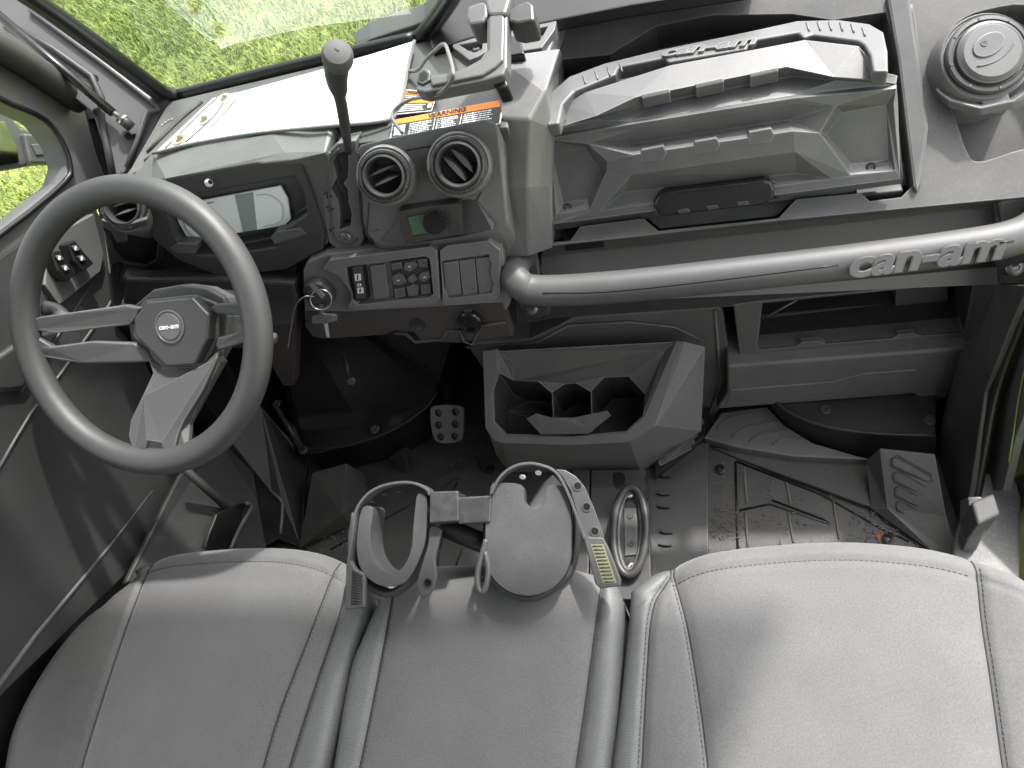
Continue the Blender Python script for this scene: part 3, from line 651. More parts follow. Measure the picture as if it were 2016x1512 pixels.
def vent(c, n, slats, parent, scale=1.0, closed=False, name='air_vent'):
    a_, b_, n_ = basis(n)
    s = scale
    e = thing(name, None, None); e.parent = parent
    pw = Vector((0, 0, 0)); q = parent
    while q is not None: pw += Vector(q.location); q = q.parent
    e.location = Vector(c)-pw
    lathe('pod', [(.060*s, -.07), (.056*s, -.02), (.0535*s, -.006), (.051*s, -.002), (.049*s, -.004), (.0475*s, -.004)], c, n_, M['stack'], e)
    lathe('ring', [(.0475*s, -.008), (.0475*s, .002), (.0455*s, .0045), (.0415*s, .005), (.0405*s, .0025), (.0385*s, .0025), (.0375*s, .0085), (.0345*s, .0095), (.0325*s, .007), (.031*s, -.004), (.030*s, -.03)], c, n_, M['bezel'], e)
    for k in range(8):
        t = k*math.pi/4+.2; p = Vector(c)+(a_*math.cos(t)+b_*math.sin(t))*.0435*s+n_*.0052
        r_ = (a_*math.cos(t)+b_*math.sin(t)); box('tick', p, r_*.0016, n_.cross(r_)*.0009, n_*.0006, M['dash_dark'], e, 0)
    lathe('throat', [(.0305*s, -.028), (0, -.030)], c, n_, M['black'], e)
    for (ang, off, L_, th) in slats:
        u = a_*math.cos(ang)+b_*math.sin(ang); w = n_.cross(u); o = Vector(c)+w*off*s-n_*.002
        pts = [o+u*(t*L_*s)+w*((1-t*t)*th*s) for t in [i/6 for i in range(-6, 7)]]+[o+u*(t*L_*s)-w*((1-t*t)*th*.35*s) for t in [i/6 for i in range(5, -6, -1)]]
        prism('slat', pts, -n_*.016+w*.004, M['mirror_body'], e, .0006)
    if closed:
        lathe('flap', [(.0345*s, -.006), (.0345*s, .009), (.031*s, .0125), (0, .0135)], c, n_, M['mirror_body'], e)
        ang = .5; u = a_*math.cos(ang)+b_*math.sin(ang); w = n_.cross(u); o = Vector(c)+w*.004*s
        pts = [o+u*(.019*s*math.cos(t))+w*(.013*s*math.sin(t)+.004*s)+n_*.0125 for t in [6.283*i/24 for i in range(24)]]
        prism('thumb_dish', pts, n_*.0025, M['dash'], e, .0015)
        for dw in (-.012,):
            pts = [o+u*(.024*s*t)+w*(-.010*s-(1-t*t)*.007*s)+n_*.0135 for t in [i/8 for i in range(-8, 9)]]
            tube('flap_line', pts, .0008, M['dash_dark'], e, n=1, res=6)
        lathe('dimple', [(.004*s, 0), (.0035*s, .001), (0, .0006)], o+w*.008*s-u*.004*s+n_*.0150, n_, M['dash_dark'], e, res=16)
    return e

# centre stack
sn = STK[1]
st = sheet('center_stack', VS([(702, 296), (708, 284), (762, 270), (955, 232), (980, 243), (1000, 440), (985, 456), (800, 478), (745, 480), (722, 462), (712, 440)], pl=STK), [], (0, .012, -.07), M['stack'], da, .005, seg=3)
tube('stack_seam', VS([(800, 296), (848, 288)], pl=STK, h=.0005), .0012, M['black'], st, n=1, res=6)
tube('stack_seam', VS([(704, 300), (714, 440), (735, 480)], pl=STK, h=.000), .0022, M['black'], st, n=2, res=6)
tube('stack_crease', VS([(726, 400), (722, 458), (745, 452)], pl=STK, h=.0006), .0012, M['grip'], st, n=1, res=6)
tube('stack_crease', VS([(965, 345), (938, 395)], pl=STK, h=.0006), .0012, M['grip'], st, n=1, res=6)
VN = Vector((.20, -.74, .64)).normalized()
vent(V(757, 347, pl=STK, h=.030), VN, [(.25, .010, .027, .004), (.25, -.009, .0265, .004)], da, .76)
vent(V(902, 325, pl=STK, h=.030), VN, [(-.95, .009, .027, .007), (-.95, -.010, .0265, .006)], da, .80)
bv = {'a': V(748, 474, pl=STK, h=.002), 'b': V(802, 412, pl=STK, h=.002), 'c': V(925, 393, pl=STK, h=.002), 'd': V(940, 396, pl=STK, h=.002), 'e': V(975, 440, pl=STK, h=.002), 'f': V(970, 452, pl=STK, h=.012), 'g': V(912, 466, pl=STK, h=.016), 'h': V(797, 482, pl=STK, h=.016), 'i': V(790, 474, pl=STK, h=.002)}
facets('radio_surround', bv, ['abcdefgh'], M['bezel'], st, .002, solid=.012)
rd = sheet('radio', VS([(783, 416), (898, 400), (904, 404), (910, 462), (800, 476), (792, 470)], pl=STK, h=.020), [VS([(800, 426), (838, 420), (850, 440), (846, 460), (812, 466)], pl=STK, h=.020)], -sn*.02, M['bezel'], da, .002, hd=[-sn*.004])
prism('lcd', VS([(802, 428), (837, 422), (846, 440), (842, 460), (811, 464)], pl=STK, h=.0175), -sn*.001, M['green_lcd'], rd, 0)
kc = V(857, 436, pl=STK, h=.020); kn = Vector((.15, -.82, .55)).normalized()
lathe('knob', [(.0165, 0), (.0165, .010), (.0150, .0135), (.006, .0145), (0, .0142)], kc, kn, M['gloss_black'], rd, res=32)
bm = bmesh.new(); a_, b_, n_ = basis(kn)
for k in range(20):
    t = 6.283*k/20; r_ = a_*math.cos(t)+b_*math.sin(t); box_bm(bm, kc+r_*.0165+kn*.006, r_*.0008, n_.cross(r_)*.0011, kn*.005)
link('knob_grip', bm, M['bezel'], rd, .0003)
prism('button', VS([(884, 440), (893, 438), (894, 448), (885, 450)], pl=STK, h=.0212), -sn*.002, M['dash_dark'], rd, .0005)

# shift gate beside the stack
GT = PL(.815, .35, .765, .20)
gn = GT[1]
gate = sheet('shift_gate', VS([(634, 350), (638, 310), (664, 282), (700, 276), (702, 300), (708, 380), (716, 470), (708, 486), (690, 492), (664, 490), (648, 478), (640, 430)], pl=GT), [VS([(655, 320), (664, 302), (684, 298), (686, 330), (684, 352), (676, 362), (684, 372), (686, 400), (692, 420), (690, 446), (668, 452), (670, 420), (666, 395), (652, 372), (664, 350), (660, 335)], pl=GT)], -gn*.03, M['stack'], da, .002, hd=[-gn*.025])
tube('gate_crease', VS([(646, 330), (652, 312), (668, 292)], pl=GT, h=.001), .0015, M['grip'], gate, n=3, res=6)
tube('gate_crease', VS([(645, 345), (652, 440), (662, 474), (690, 482), (704, 470)], pl=GT, h=.001), .0013, M['grip'], gate, n=2, res=6)
screw(V(682, 467, pl=GT, h=.002), gn, gate, .0085, M['screw'])
for s_, (x, y) in (('R', (641, 352)), ('N', (645, 384)), ('H', (648, 410)), ('L', (654, 452))):
    text('gate_letter', s_, V(x, y, pl=GT, h=.0003), (.25, 0, -1), gn, .014, M['black'], gate, bold=.0004)

# switch panel
wn2 = SWP[1]
sp = prism('switch_body', VS([(596, 535), (604, 515), (640, 500), (855, 480), (968, 470), (988, 486), (1004, 600), (990, 622), (880, 640), (760, 652), (640, 664), (614, 662), (600, 640)], pl=SWP), -wn2*.06, M['stack'], da, .006, seg=3)
prism('under_trim', VS([(602, 612), (690, 614), (990, 596), (1003, 640), (1010, 662), (900, 676), (830, 672), (815, 655), (775, 652), (755, 660), (640, 668), (616, 664), (600, 642)], pl=SWP, h=.0015), -wn2*.02, M['brown'], sp, .003)
tube('trim_ridge', VS([(775, 656), (800, 658), (818, 674), (872, 668), (880, 652), (905, 650), (912, 672), (930, 678), (950, 640), (995, 634)], pl=SWP, h=.003), .003, M['dash_dark'], sp, n=1, res=8)
b1 = sheet('switch_bezel', VS([(636, 530), (648, 512), (845, 486), (860, 494), (866, 588), (856, 598), (700, 610), (686, 606), (694, 580), (668, 545), (660, 540)], pl=SWP, h=.014),
      [VS([(682, 526), (836, 505), (846, 510), (853, 580), (845, 586), (705, 600), (694, 590), (684, 550)], pl=SWP, h=.014)], -wn2*.02, M['stack'], sp, .0025, hd=[-wn2*.016])
b2 = sheet('switch_bezel', VS([(866, 494), (880, 484), (962, 474), (985, 494), (984, 580), (970, 594), (882, 602), (872, 594)], pl=SWP, h=.012),
      [VS([(868, 514), (962, 500), (968, 520), (966, 540), (972, 560), (968, 578), (882, 588), (874, 570)], pl=SWP, h=.012)], -wn2*.02, M['stack'], sp, .0025, hd=[-wn2*.014])
rk = prism('rocker_switch', VS([(690, 528), (716, 524), (726, 590), (700, 594)], pl=SWP, h=.016), -wn2*.014, M['gloss_black'], da, .003)
prism('rocker_face', VS([(694, 528), (713, 525), (721, 586), (702, 588)], pl=SWP, h=.018), -wn2*.006, M['bezel'], rk, .001)
for (x, y, w, h_) in ((704, 546, 6, 7), (707, 561, 4, 3), (709, 572, 6, 6)):
    prism('icon', VS([(x-w, y-h_+1), (x+w, y-h_), (x+w+1, y+h_-1), (x-w+1, y+h_)], pl=SWP, h=.0183), -wn2*.0005, M['label_white'], rk, 0)
    prism('icon_mark', VS([(x-1, y-h_+2), (x+2, y-h_+2), (x+1, y+h_-2), (x-2, y+h_-2)], pl=SWP, h=.0185), -wn2*.0003, M['black'], rk, 0)
prism('blank_cover', VS([(728, 524), (758, 520), (766, 586), (736, 590)], pl=SWP, h=.004), -wn2*.004, M['stack'], sp, .0012)
for i in range(3):
    x = 872+i*32
    prism('blank_cover', VS([(x, 518-i*4), (x+30, 514-i*4), (x+36, 580-i*3), (x+7, 584-i*3)], pl=SWP, h=.006), -wn2*.005, M['stack'], sp, .0012)
kp = prism('keypad', VS([(768, 517), (842, 507), (850, 580), (776, 590)], pl=SWP, h=.005), -wn2*.006, M['dash_dark'], da, .002)
for pts in ([(796, 518), (814, 515), (822, 524), (808, 536), (795, 532)], [(770, 546), (782, 538), (794, 545), (800, 556), (786, 562), (774, 560)], [(828, 538), (844, 534), (848, 546), (834, 556), (822, 548)], [(800, 566), (812, 560), (824, 564), (822, 582), (804, 584)], [(802, 546), (812, 541), (822, 550), (812, 558), (803, 554)]):
    prism('key', VS(pts, pl=SWP, h=.010), -wn2*.006, M['emboss'], kp, .0012)
for (x, y) in ((806, 525), (784, 552), (836, 546)):
    c = V(x, y, pl=SWP, h=.0103); box('key_icon', c, (.002, 0, 0), wn2.cross(Vector((1, 0, 0)))*.001, wn2*.0002, M['icon'], kp, 0)
for pts in ([(770, 520), (790, 517), (792, 528), (772, 532)], [(822, 512), (840, 510), (842, 526), (826, 526)], [(776, 570), (796, 566), (798, 584), (778, 587)], [(828, 562), (846, 560), (848, 577), (830, 580)]):
    prism('corner_key', VS(pts, pl=SWP, h=.0075), -wn2*.004, M['dash'], kp, .001)

# ignition, outlets
ign = lathe('ignition_switch', [(.026, -.02), (.026, .006), (.022, .012), (.015, .014), (.013, .020), (0, .021)], V(630, 574, pl=SWP, h=.004), wn2, M['bezel'], da, res=30)
c = V(822, 640, pl=SWP, h=.0025); lathe('plug_cap', [(.0125, -.004), (.0125, .001), (.0115, .0015), (.010, .0005), (0, .0006)], c, wn2, M['well'], da, res=28)
ou = lathe('power_outlet', [(.019, -.01), (.020, .006), (.018, .009), (.0145, .009), (.0135, .002), (0, .001)], V(926, 632, pl=SWP, h=.006), wn2, M['gloss_black'], da, res=30)
box('outlet_tab', V(921, 611, pl=SWP, h=.011), (.006, 0, 0), wn2.cross(Vector((1, 0, 0)))*.003, wn2*.002, M['bezel'], ou, .001)

# rib between the stack and the glove box bay
rb = {'t0': V(985, 132, z=.332), 't1': V(1080, 106, z=.332), 't2': V(1060, 190, z=.335), 'm0': V(1000, 238, y=.83), 'm1': V(1040, 236, y=.82), 'm2': V(1062, 250, y=.83), 'c0': V(1000, 360, y=.795), 'c1': V(1035, 356, y=.785), 'c2': V(1060, 360, y=.80),
      'b0': V(1004, 494, y=.765), 'b1': V(1040, 490, y=.762), 'b2': V(1064, 484, y=.772), 'r0': V(1086, 120, pl=SLOPE, h=-.05), 'r1': V(1084, 255, pl=SLOPE, h=-.05), 'r2': V(1074, 380, pl=SLOPE, h=-.05), 'r3': V(1070, 476, pl=SLOPE, h=-.04)}
facets('center_rib', rb, [('t0','t1','t2','m0'), ('m0','t2','m1'), ('t2','m2','m1'), ('m0','m1','c1','c0'), ('m1','m2','c2','c1'), ('c0','c1','b1','b0'), ('c1','c2','b2','b1'), ('t1','r0','r1','m2','t2'), ('m2','r1','r2','c2'), ('c2','r2','r3','b2')], M['stack'], da, .006, solid=.02, seg=4)

# passenger slope with the glove box bay and the vent dish
sl = SLOPE[1]
bay = VS([(1080, 120), (1200, 108), (1290, 52), (1400, 30), (1560, 28), (1640, 40), (1745, 24), (1768, 120), (1796, 366), (1775, 388), (1712, 396), (1696, 380), (1568, 392), (1532, 430), (1296, 455), (1268, 430), (1142, 446), (1122, 474), (1070, 478), (1068, 300)], pl=SLOPE)
dish = smoothline(VS([(1838, 150), (1870, 200), (1900, 290), (1925, 318), (1990, 300), (2060, 270), (2120, 150), (2050, 20), (1940, 20), (1870, 60)], pl=SLOPE), 4, True)
sheet('passenger_panel', VS([(1075, 100), (1110, 30), (1230, 2), (1300, -60), (1560, -100), (1800, -130), (2200, -150), (2200, 372), (1958, 394), (1560, 432), (1066, 486)], pl=SLOPE), [bay, dish], -sl*.03, M['dash_dusty'], da, .005, hd=[-sl*.085, -sl*.05], seg=3)
tube('bay_ridge', VS([(1790, 10), (1800, 60), (1818, 250), (1815, 330), (1802, 375)], pl=SLOPE, h=.0), .004, M['dash'], da, n=3, res=8)  # raised bead along the right side of the bay
prism('bay_floor', VS([(1074, 474), (1120, 470), (1144, 440), (1270, 425), (1298, 450), (1530, 425), (1566, 388), (1698, 376), (1714, 392), (1792, 362), (1785, 320), (1080, 410)], pl=SLOPE, h=-.028), -sl*.02, M['dash_dusty'], da, .002)
prism('bay_step', VS([(1745, -10), (1790, -20), (1830, 250), (1808, 380), (1798, 366), (1768, 120)], pl=SLOPE, h=.008), -sl*.02, M['dash'], da, .006)
prism('top_ledge', VS([(1215, 0), (1420, -40), (1420, -80), (1200, -70)], pl=SLOPE, h=.03), -sl*.02, M['grip'], da, .006)
# ledge, recess behind the bar, beam
LED = PL(.803, .138, .80, .09)
prism('bay_ledge', VS([(1066, 482), (1958, 392), (1962, 408), (1068, 508)], pl=LED), (0, .03, 0), M['dash'], da, .003)
prism('bar_recess', VS([(1064, 500), (1958, 398), (1965, 560), (1066, 600)], pl=PL(.84, .09, .77, -.03)), (0, .02, -.01), M['stack'], da, .002)  # lighter plastic tone offsets the shade behind the bar
prism('lower_beam', VS([(1012, 585), (1100, 592), (1440, 565), (2030, 500), (1998, 548), (1450, 604), (1082, 628), (1020, 640)], pl=PL(.77, 0, .765, -.1)), (0, .05, 0), M['dash_dark'], da, .004)
prism('end_cheek', VS([(1955, 395), (2060, 370), (2060, 560), (1962, 560), (1965, 470)], pl=PL(.79, .12, .77, 0)), (0, .05, 0), M['dash'], da, .006)

# open shelf
SHF = PL(.765, -.07, .755, -.17)
sh = sheet('open_shelf', VS([(1444, 600), (1500, 592), (1975, 548), (1968, 580), (1942, 660), (1920, 666), (1484, 700), (1456, 700)], pl=SHF), [VS([(1502, 598), (1916, 556), (1896, 654), (1492, 688)], pl=SHF)], (0, .03, 0), M['dash'], da, .004, floor=False, seg=3)
sb = {'a': V(1502, 598, pl=SHF), 'b': V(1916, 556, pl=SHF), 'c': V(1896, 654, pl=SHF), 'd': V(1492, 688, pl=SHF)}
for k in 'abcd': sb[k+'1'] = sb[k]+Vector((0, .25, .03 if k in 'ab' else -.01))
facets('shelf_liner', sb, [('a', 'b', 'b1', 'a1'), ('b', 'c', 'c1', 'b1'), ('c', 'd', 'd1', 'c1'), ('d', 'a', 'a1', 'd1'), ('a1', 'b1', 'c1', 'd1')], M['dash_dark'], sh, 0)
prism('shelf_box', VS([(1765, 566), (1866, 556), (1866, 602), (1762, 610)], pl=PL(.83, 0, .82, -.2)), (0, .05, 0), M['dash'], sh, .002)
for x0 in (1590, 1780): prism('lip_tab', VS([(x0-22, 682-(x0-1590)*.08), (x0-12, 675-(x0-1590)*.08), (x0+20, 672-(x0-1590)*.08), (x0+34, 677-(x0-1590)*.08)], pl=SHF, h=.001), (0, .01, 0), M['dash'], sh, .001)
tube('shelf_rib', VS([(1500, 628), (1570, 590)], pl=PL(.80, 0, .80, -.2)), .002, M['dash'], sh, n=1, res=6)

# lower duct
DU = PL(.735, -.15, .722, -.30)
du = prism('lower_duct', VS([(1432, 722), (1905, 686), (1920, 694), (1916, 752), (1890, 782), (1815, 792), (1800, 776), (1410, 806), (1432, 775)], pl=DU), (0, .10, .012), M['scuffed'], da, .007, seg=3)
prism('duct_patch', VS([(1700, 736), (1805, 728), (1815, 745), (1800, 765), (1430, 798), (1440, 768), (1640, 752)], pl=DU, h=.0012), (0, .01, 0), M['scuffed'], du, .002)
g = lathe('floor_vent', [(.046, 0), (.048, -.012), (.044, -.02), (.03, -.02), (.028, 0)], V(1838, 786, pl=DU, h=-.03), (0, .1, 1), M['gloss_black'], da, res=30)
bm = bmesh.new(); c0 = V(1838, 786, pl=DU, h=-.03)
for k in range(24):
    t = 6.283*k/24; r_ = Vector((math.cos(t), math.sin(t), 0)); box_bm(bm, c0+r_*.047+Vector((0, 0, -.006)), r_*.0015, Vector((-r_.y, r_.x, 0))*.0016, UP*.006)
link('vent_fin', bm, M['dash'], g, .0003)

# corner vents
VR = Vector((.10, -.48, .87)).normalized()
vent(V(1945, 108, pl=SLOPE, h=.028), VR, [], da, 1.08, closed=True)
ub = {'a': V(1852, 168, pl=SLOPE, h=.012), 'b': V(1880, 190, pl=SLOPE, h=.02), 'c': V(1930, 205, pl=SLOPE, h=.024), 'd': V(1985, 195, pl=SLOPE, h=.024), 'e': V(2060, 150, pl=SLOPE, h=.02), 'f': V(2060, 190, pl=SLOPE, h=.012), 'g': V(1985, 212, pl=SLOPE, h=.018), 'h': V(1930, 222, pl=SLOPE, h=.018), 'i': V(1875, 205, pl=SLOPE, h=.012)}
facets('vent_cradle', ub, ['abi', 'bchi', 'cdgh', 'defg'], M['dash'], da, .003, solid=.012)
prism('vent_tab', VS([(1926, 190), (1985, 180), (1992, 205), (1980, 222), (1942, 224)], pl=SLOPE, h=.026), -sl*.012, M['mirror_body'], da, .003)
vent(V(244, 408, pl=LOW, h=.03), Vector((.25, -.62, .74)), [(.2, .008, .026, .004), (.2, -.010, .026, .004)], da, .74)
facets('vent_cradle', {'a': V(203, 428, pl=LOW, h=.045), 'b': V(240, 440, pl=LOW, h=.05), 'c': V(290, 425, pl=LOW, h=.045), 'd': V(292, 438, pl=LOW, h=.04), 'e': V(250, 452, pl=LOW, h=.045), 'f': V(252, 470, pl=LOW, h=.04), 'g': V(232, 472, pl=LOW, h=.04), 'h': V(222, 450, pl=LOW, h=.045), 'i': V(205, 442, pl=LOW, h=.04)}, ['abhi', 'bcde', 'beh', 'hefg'], M['dash'], da, .002, solid=.006)

# centre console behind the bin
CON = PL(.80, -.02, .77, -.20)
prism('console_panel', VS([(925, 690), (930, 676), (1040, 670), (1095, 645), (1130, 625), (1415, 604), (1424, 612), (1442, 740), (1430, 775), (1395, 850), (1300, 860), (1000, 880), (975, 860), (960, 740)], pl=CON), (0, .12, 0), M['dash'], da, .006, seg=3)
tube('console_crease', VS([(918, 684), (1058, 674), (1120, 640), (1240, 634), (1328, 644), (1385, 672)], pl=CON, h=.003), .0025, M['dash'], da, n=1, res=8)
tube('console_crease', VS([(1408, 610), (1418, 740), (1414, 770), (1385, 838)], pl=CON, h=.001), .003, M['dash'], da, n=1, res=8)
for k in range(5):
    a_ = V(1300+k*12, 918-k*11, z=-.33); b_ = V(1362+k*6, 884-k*13, z=-.33)
    prism('grille_slat', [a_, b_, b_+Vector((0, .004, -.005)), a_+Vector((0, .004, -.005))], (-.004, .012, -.004), M['dash'], da, .0008)
prism('grille_back', VS([(1290, 935), (1385, 860), (1395, 800), (1290, 850)], z=-.36), (0, 0, -.03), M['black'], da, .001)
for (a, b) in (((1130, 930), (1205, 1150)), ((1215, 930), (1290, 1160))):
    pass
# ================================================================== GLOVE BOX
gb = thing('glove_box', 'bulky grey moulded storage box with ribbed lid, embossed carry handle and black latch', 'storage box', V(1420, 300, pl=SLOPE))
LZ = .292
LF = PL(.862, .275, .795, .148)      # lid front
ln = LF[1]
gv = {}
def G(k, px, py, **kw): gv[k] = V(px, py, **kw)
# plateau on top
G('pa', 1115, 205, z=LZ); G('pb', 1150, 182, z=LZ+.006); G('pc', 1320, 128, z=LZ+.012); G('pd', 1470, 100, z=LZ+.012); G('pe', 1585, 78, z=LZ+.012); G('pf', 1690, 90, z=LZ+.011); G('pg', 1708, 110, z=LZ+.008)
G('qa', 1100, 250, z=LZ-.01); G('qb', 1175, 228, z=LZ); G('qc', 1250, 192, z=LZ+.008); G('qd', 1400, 162, z=LZ+.008); G('qe', 1548, 132, z=LZ+.008); G('qf', 1640, 152, z=LZ); G('qg', 1722, 158, z=LZ-.01)
# lower edge of the grey facet, then the broad band down to the lip
G('ra', 1098, 256, z=LZ-.012); G('rb', 1170, 236, z=LZ-.014); G('rc', 1300, 200, z=LZ-.016); G('rd', 1560, 150, z=LZ-.016); G('re', 1645, 158, z=LZ-.014); G('rf', 1724, 160, z=LZ-.012)
G('la', 1065, 268, pl=LF, h=.004); G('lb', 1130, 262, pl=LF, h=.006); G('lc', 1225, 258, pl=LF, h=.010); G('ld', 1345, 232, pl=LF, h=.012); G('le', 1572, 198, pl=LF, h=.012); G('lf', 1640, 202, pl=LF, h=.010); G('lg', 1765, 166, pl=LF, h=.004)
G('lu1', 1240, 240, pl=LF, h=.012); G('lu2', 1563, 188, pl=LF, h=.012)
facets('lid_top', gv, [('pa','pb','qb','qa'), ('pb','pc','qc','qb'), ('pc','pd','qd','qc'), ('pd','pe','qe','qd'), ('pe','pf','qf','qe'), ('pf','pg','qg','qf'),
                       ('qa','qb','rb','ra'), ('qb','qc','rc','rb'), ('qc','qd','qe','rd','rc'), ('qe','qf','re','rd'), ('qf','qg','rf','re'),
                       ('ra','rb','la'), ('rb','rc','lu1','la'), ('rc','rd','lu2','lu1'), ('rd','re','lg','lu2'), ('re','rf','lg')], M['lid'], gb, .004, solid=.012, seg=3)
for (x, y) in ((1292, 181), (1398, 160), (1505, 139)):
    prism('lid_tab', [V(x-30, y+4, z=LZ+.0105), V(x+26, y-8, z=LZ+.0105), V(x+28, y+1, z=LZ+.007), V(x-28, y+13, z=LZ+.007)], (0, .004, -.02), M['lid'], gb, .002)
# front of the lid
F = {}
def H(k, px, py, h): F[k] = V(px, py, pl=LF, h=h)
for k in ('la', 'lg'): F[k] = gv[k]
H('lu1', 1240, 240, .012); H('lu2', 1563, 188, .012)
H('e1', 1160, 277, .008); H('u1', 1240, 250, .010); H('u2', 1563, 198, .010); H('e4', 1642, 203, .008)
H('e2', 1240, 284, -.004); H('e3', 1550, 236, -.004)
H('f1', 1246, 307, .020); H('f2', 1560, 260, .020); H('j1', 1201, 316, .014); H('j2', 1608, 262, .014)
H('g1', 1243, 338, .018); H('g2', 1563, 292, .018); H('k1', 1201, 337, .013)
H('w1', 1226, 374, -.006); H('w2', 1568, 338, -.006)
H('i1', 1182, 411, .007); H('i5', 1162, 416, .007); H('i2', 1636, 348, .007); H('i6', 1668, 344, .007)
H('P1', 1083, 294, -.006); H('P2', 1156, 283, -.006); H('P3', 1194, 338, -.006); H('P4', 1162, 393, -.006); H('P5', 1108, 399, -.006); H('S1', 1094, 421, .006); H('S2', 1160, 413, .006)
H('Q1', 1653, 215, -.006); H('Q2', 1746, 200, -.006); H('Q3', 1751, 313, -.006); H('Q4', 1668, 326, -.006); H('Q5', 1616, 266, -.006); H('S3', 1765, 334, .006); H('S4', 1672, 344, .006)
H('BL', 1088, 438, .006); H('BR', 1772, 348, .006); H('O1', 1067, 294, .006); H('O2', 1768, 200, .006)
fcs = [('la','lu1','u1','e1'), ('lu1','lu2','u2','u1'), ('lu2','lg','e4','u2'), ('u1','u2','e3','e2'), ('e1','u1','e2'), ('u2','e4','e3'), ('e2','e3','f2','f1'), ('e1','e2','f1','j1'), ('e3','e4','j2','f2'),
       ('j1','f1','g1','k1'), ('f1','f2','g2','g1'), ('f2','j2','g2'), ('k1','g1','i1','i5'), ('g2','j2','i6','i2'), ('g1','g2','w2','w1'), ('g1','w1','i1'), ('g2','i2','w2'), ('w1','w2','i2','i1'),
       ('P1','P2','P3','P4','P5'), ('e1','j1','P3','P2'), ('j1','k1','P3'), ('k1','i5','P4','P3'), ('P5','P4','S2','S1'), ('P4','i5','S2'), ('la','e1','P2','P1'), ('la','P1','O1'), ('O1','P1','P5','S1','BL'),
       ('Q1','Q2','Q3','Q4','Q5'), ('e4','Q1','Q5','j2'), ('j2','Q5','Q4','i6'), ('Q4','Q3','S3','S4'), ('Q4','S4','i6'), ('e4','lg','Q2','Q1'), ('lg','O2','Q2'), ('O2','BR','S3','Q3','Q2'),
       ('S1','S2','i5','i1','i2','i6','S4','S3','BR','BL')]
facets('lid_front', F, fcs, M['lid'], gb, .0022, solid=.008, seg=2, ang=14)
for (x, y) in ((1288, 303), (1393, 287), (1500, 268)):
    prism('front_tab', VS([(x-26, y-8), (x+18, y-16), (x+26, y-2), (x+18, y+12), (x-26, y+18)], pl=LF, h=.0275), -ln*.03, M['lid'], gb, .002)
for (x, y) in ((1118, 408), (1715, 328)):
    prism('screw_pad', VS([(x-14, y+10), (x-8, y-3), (x+32, y-9), (x+26, y+3)], pl=LF, h=.0075), -ln*.01, M['emboss'], gb, .001)
    lathe('screw_hole', [(.0060, 0), (.0060, .0008), (.0045, .0012), (.0042, -.002), (0, -.002)], V(x, y, pl=LF, h=.0085), ln, M['black'], gb, res=20)
# tray below the lid
TR = PL(.862, .262, .797, .138)
prism('tray', VS([(1070, 275), (1762, 175), (1780, 352), (1776, 368), (1090, 455), (1086, 440)], pl=LF, h=-.012), -ln*.05, M['bezel'], gb, .004)
box('foot', V(1150, 462, pl=SLOPE, h=-.02), (.030, 0, 0), (0, .02, 0), (0, 0, .012), M['black'], gb, .003)
box('foot', V(1725, 372, pl=SLOPE, h=-.02), (.030, 0, 0), (0, .02, 0), (0, 0, .012), M['black'], gb, .003)
lt_ = prism('latch', VS([(1286, 402), (1296, 386), (1308, 380), (1505, 356), (1520, 358), (1526, 374), (1524, 392), (1500, 404), (1320, 424), (1296, 426)], pl=LF, h=.026), -ln*.030, M['gloss_black'], gb, .006, seg=4)
tube('latch_frame', VS([(1284, 428), (1283, 398), (1300, 384), (1420, 366), (1508, 353), (1524, 358), (1530, 390)], pl=LF, h=.009), .004, M['bezel'], lt_, n=1, res=8)
for x in (1345, 1402, 1462): prism('latch_notch', VS([(x-12, 414-(x-1345)*.13), (x+10, 411-(x-1345)*.13), (x+14, 418-(x-1345)*.13), (x-8, 421-(x-1345)*.13)], pl=LF, h=.028), -ln*.006, M['bezel'], lt_, .001)
# carry handle
HP = (V(1420, 90, z=.30), Vector((0, .10, 1)).normalized())
hout = [(1077, 245), (1076, 205), (1086, 180), (1120, 150), (1190, 124), (1300, 97), (1470, 62), (1570, 40), (1650, 38), (1712, 46), (1740, 62), (1748, 100), (1749, 140)]
hin = [(1720, 140), (1714, 108), (1702, 88), (1690, 80), (1600, 68), (1582, 74), (1572, 64), (1478, 80), (1470, 96), (1316, 122), (1308, 114), (1218, 132), (1212, 146), (1130, 180), (1108, 204), (1100, 242)]
hd = prism('carry_handle', VS(hout+hin, pl=HP), (0, 0, -.022), M['lid'], gb, .004, seg=3)
for x, y in [(1150+ i*24, 150-i*8) for i in range(4)]+[(1590, 46), (1612, 45), (1634, 45), (1656, 46), (1678, 49), (1700, 56)]:
    tube('grip_rib', VS([(x-2, y-2), (x+3, y+15)], pl=HP, h=.0005), .0013, M['dash'], hd, n=1, res=6)
xd = (V(1460, 88, pl=HP)-V(1330, 106, pl=HP)).normalized()
text('embossed_logo', 'can-am', V(1392, 95, pl=HP, h=.0005), xd, HP[1], .030, M['lid'], hd, ext=.003, shear=.25, bold=.0008, bev=.0003, sx=1.45)
# socket box behind the handle
prism('box_back', VS([(1100, 235), (1120, 160), (1300, 108), (1570, 55), (1700, 60), (1735, 150), (1715, 170)], z=.262), (0, .0, -.03), M['dash_dark'], gb, .003)

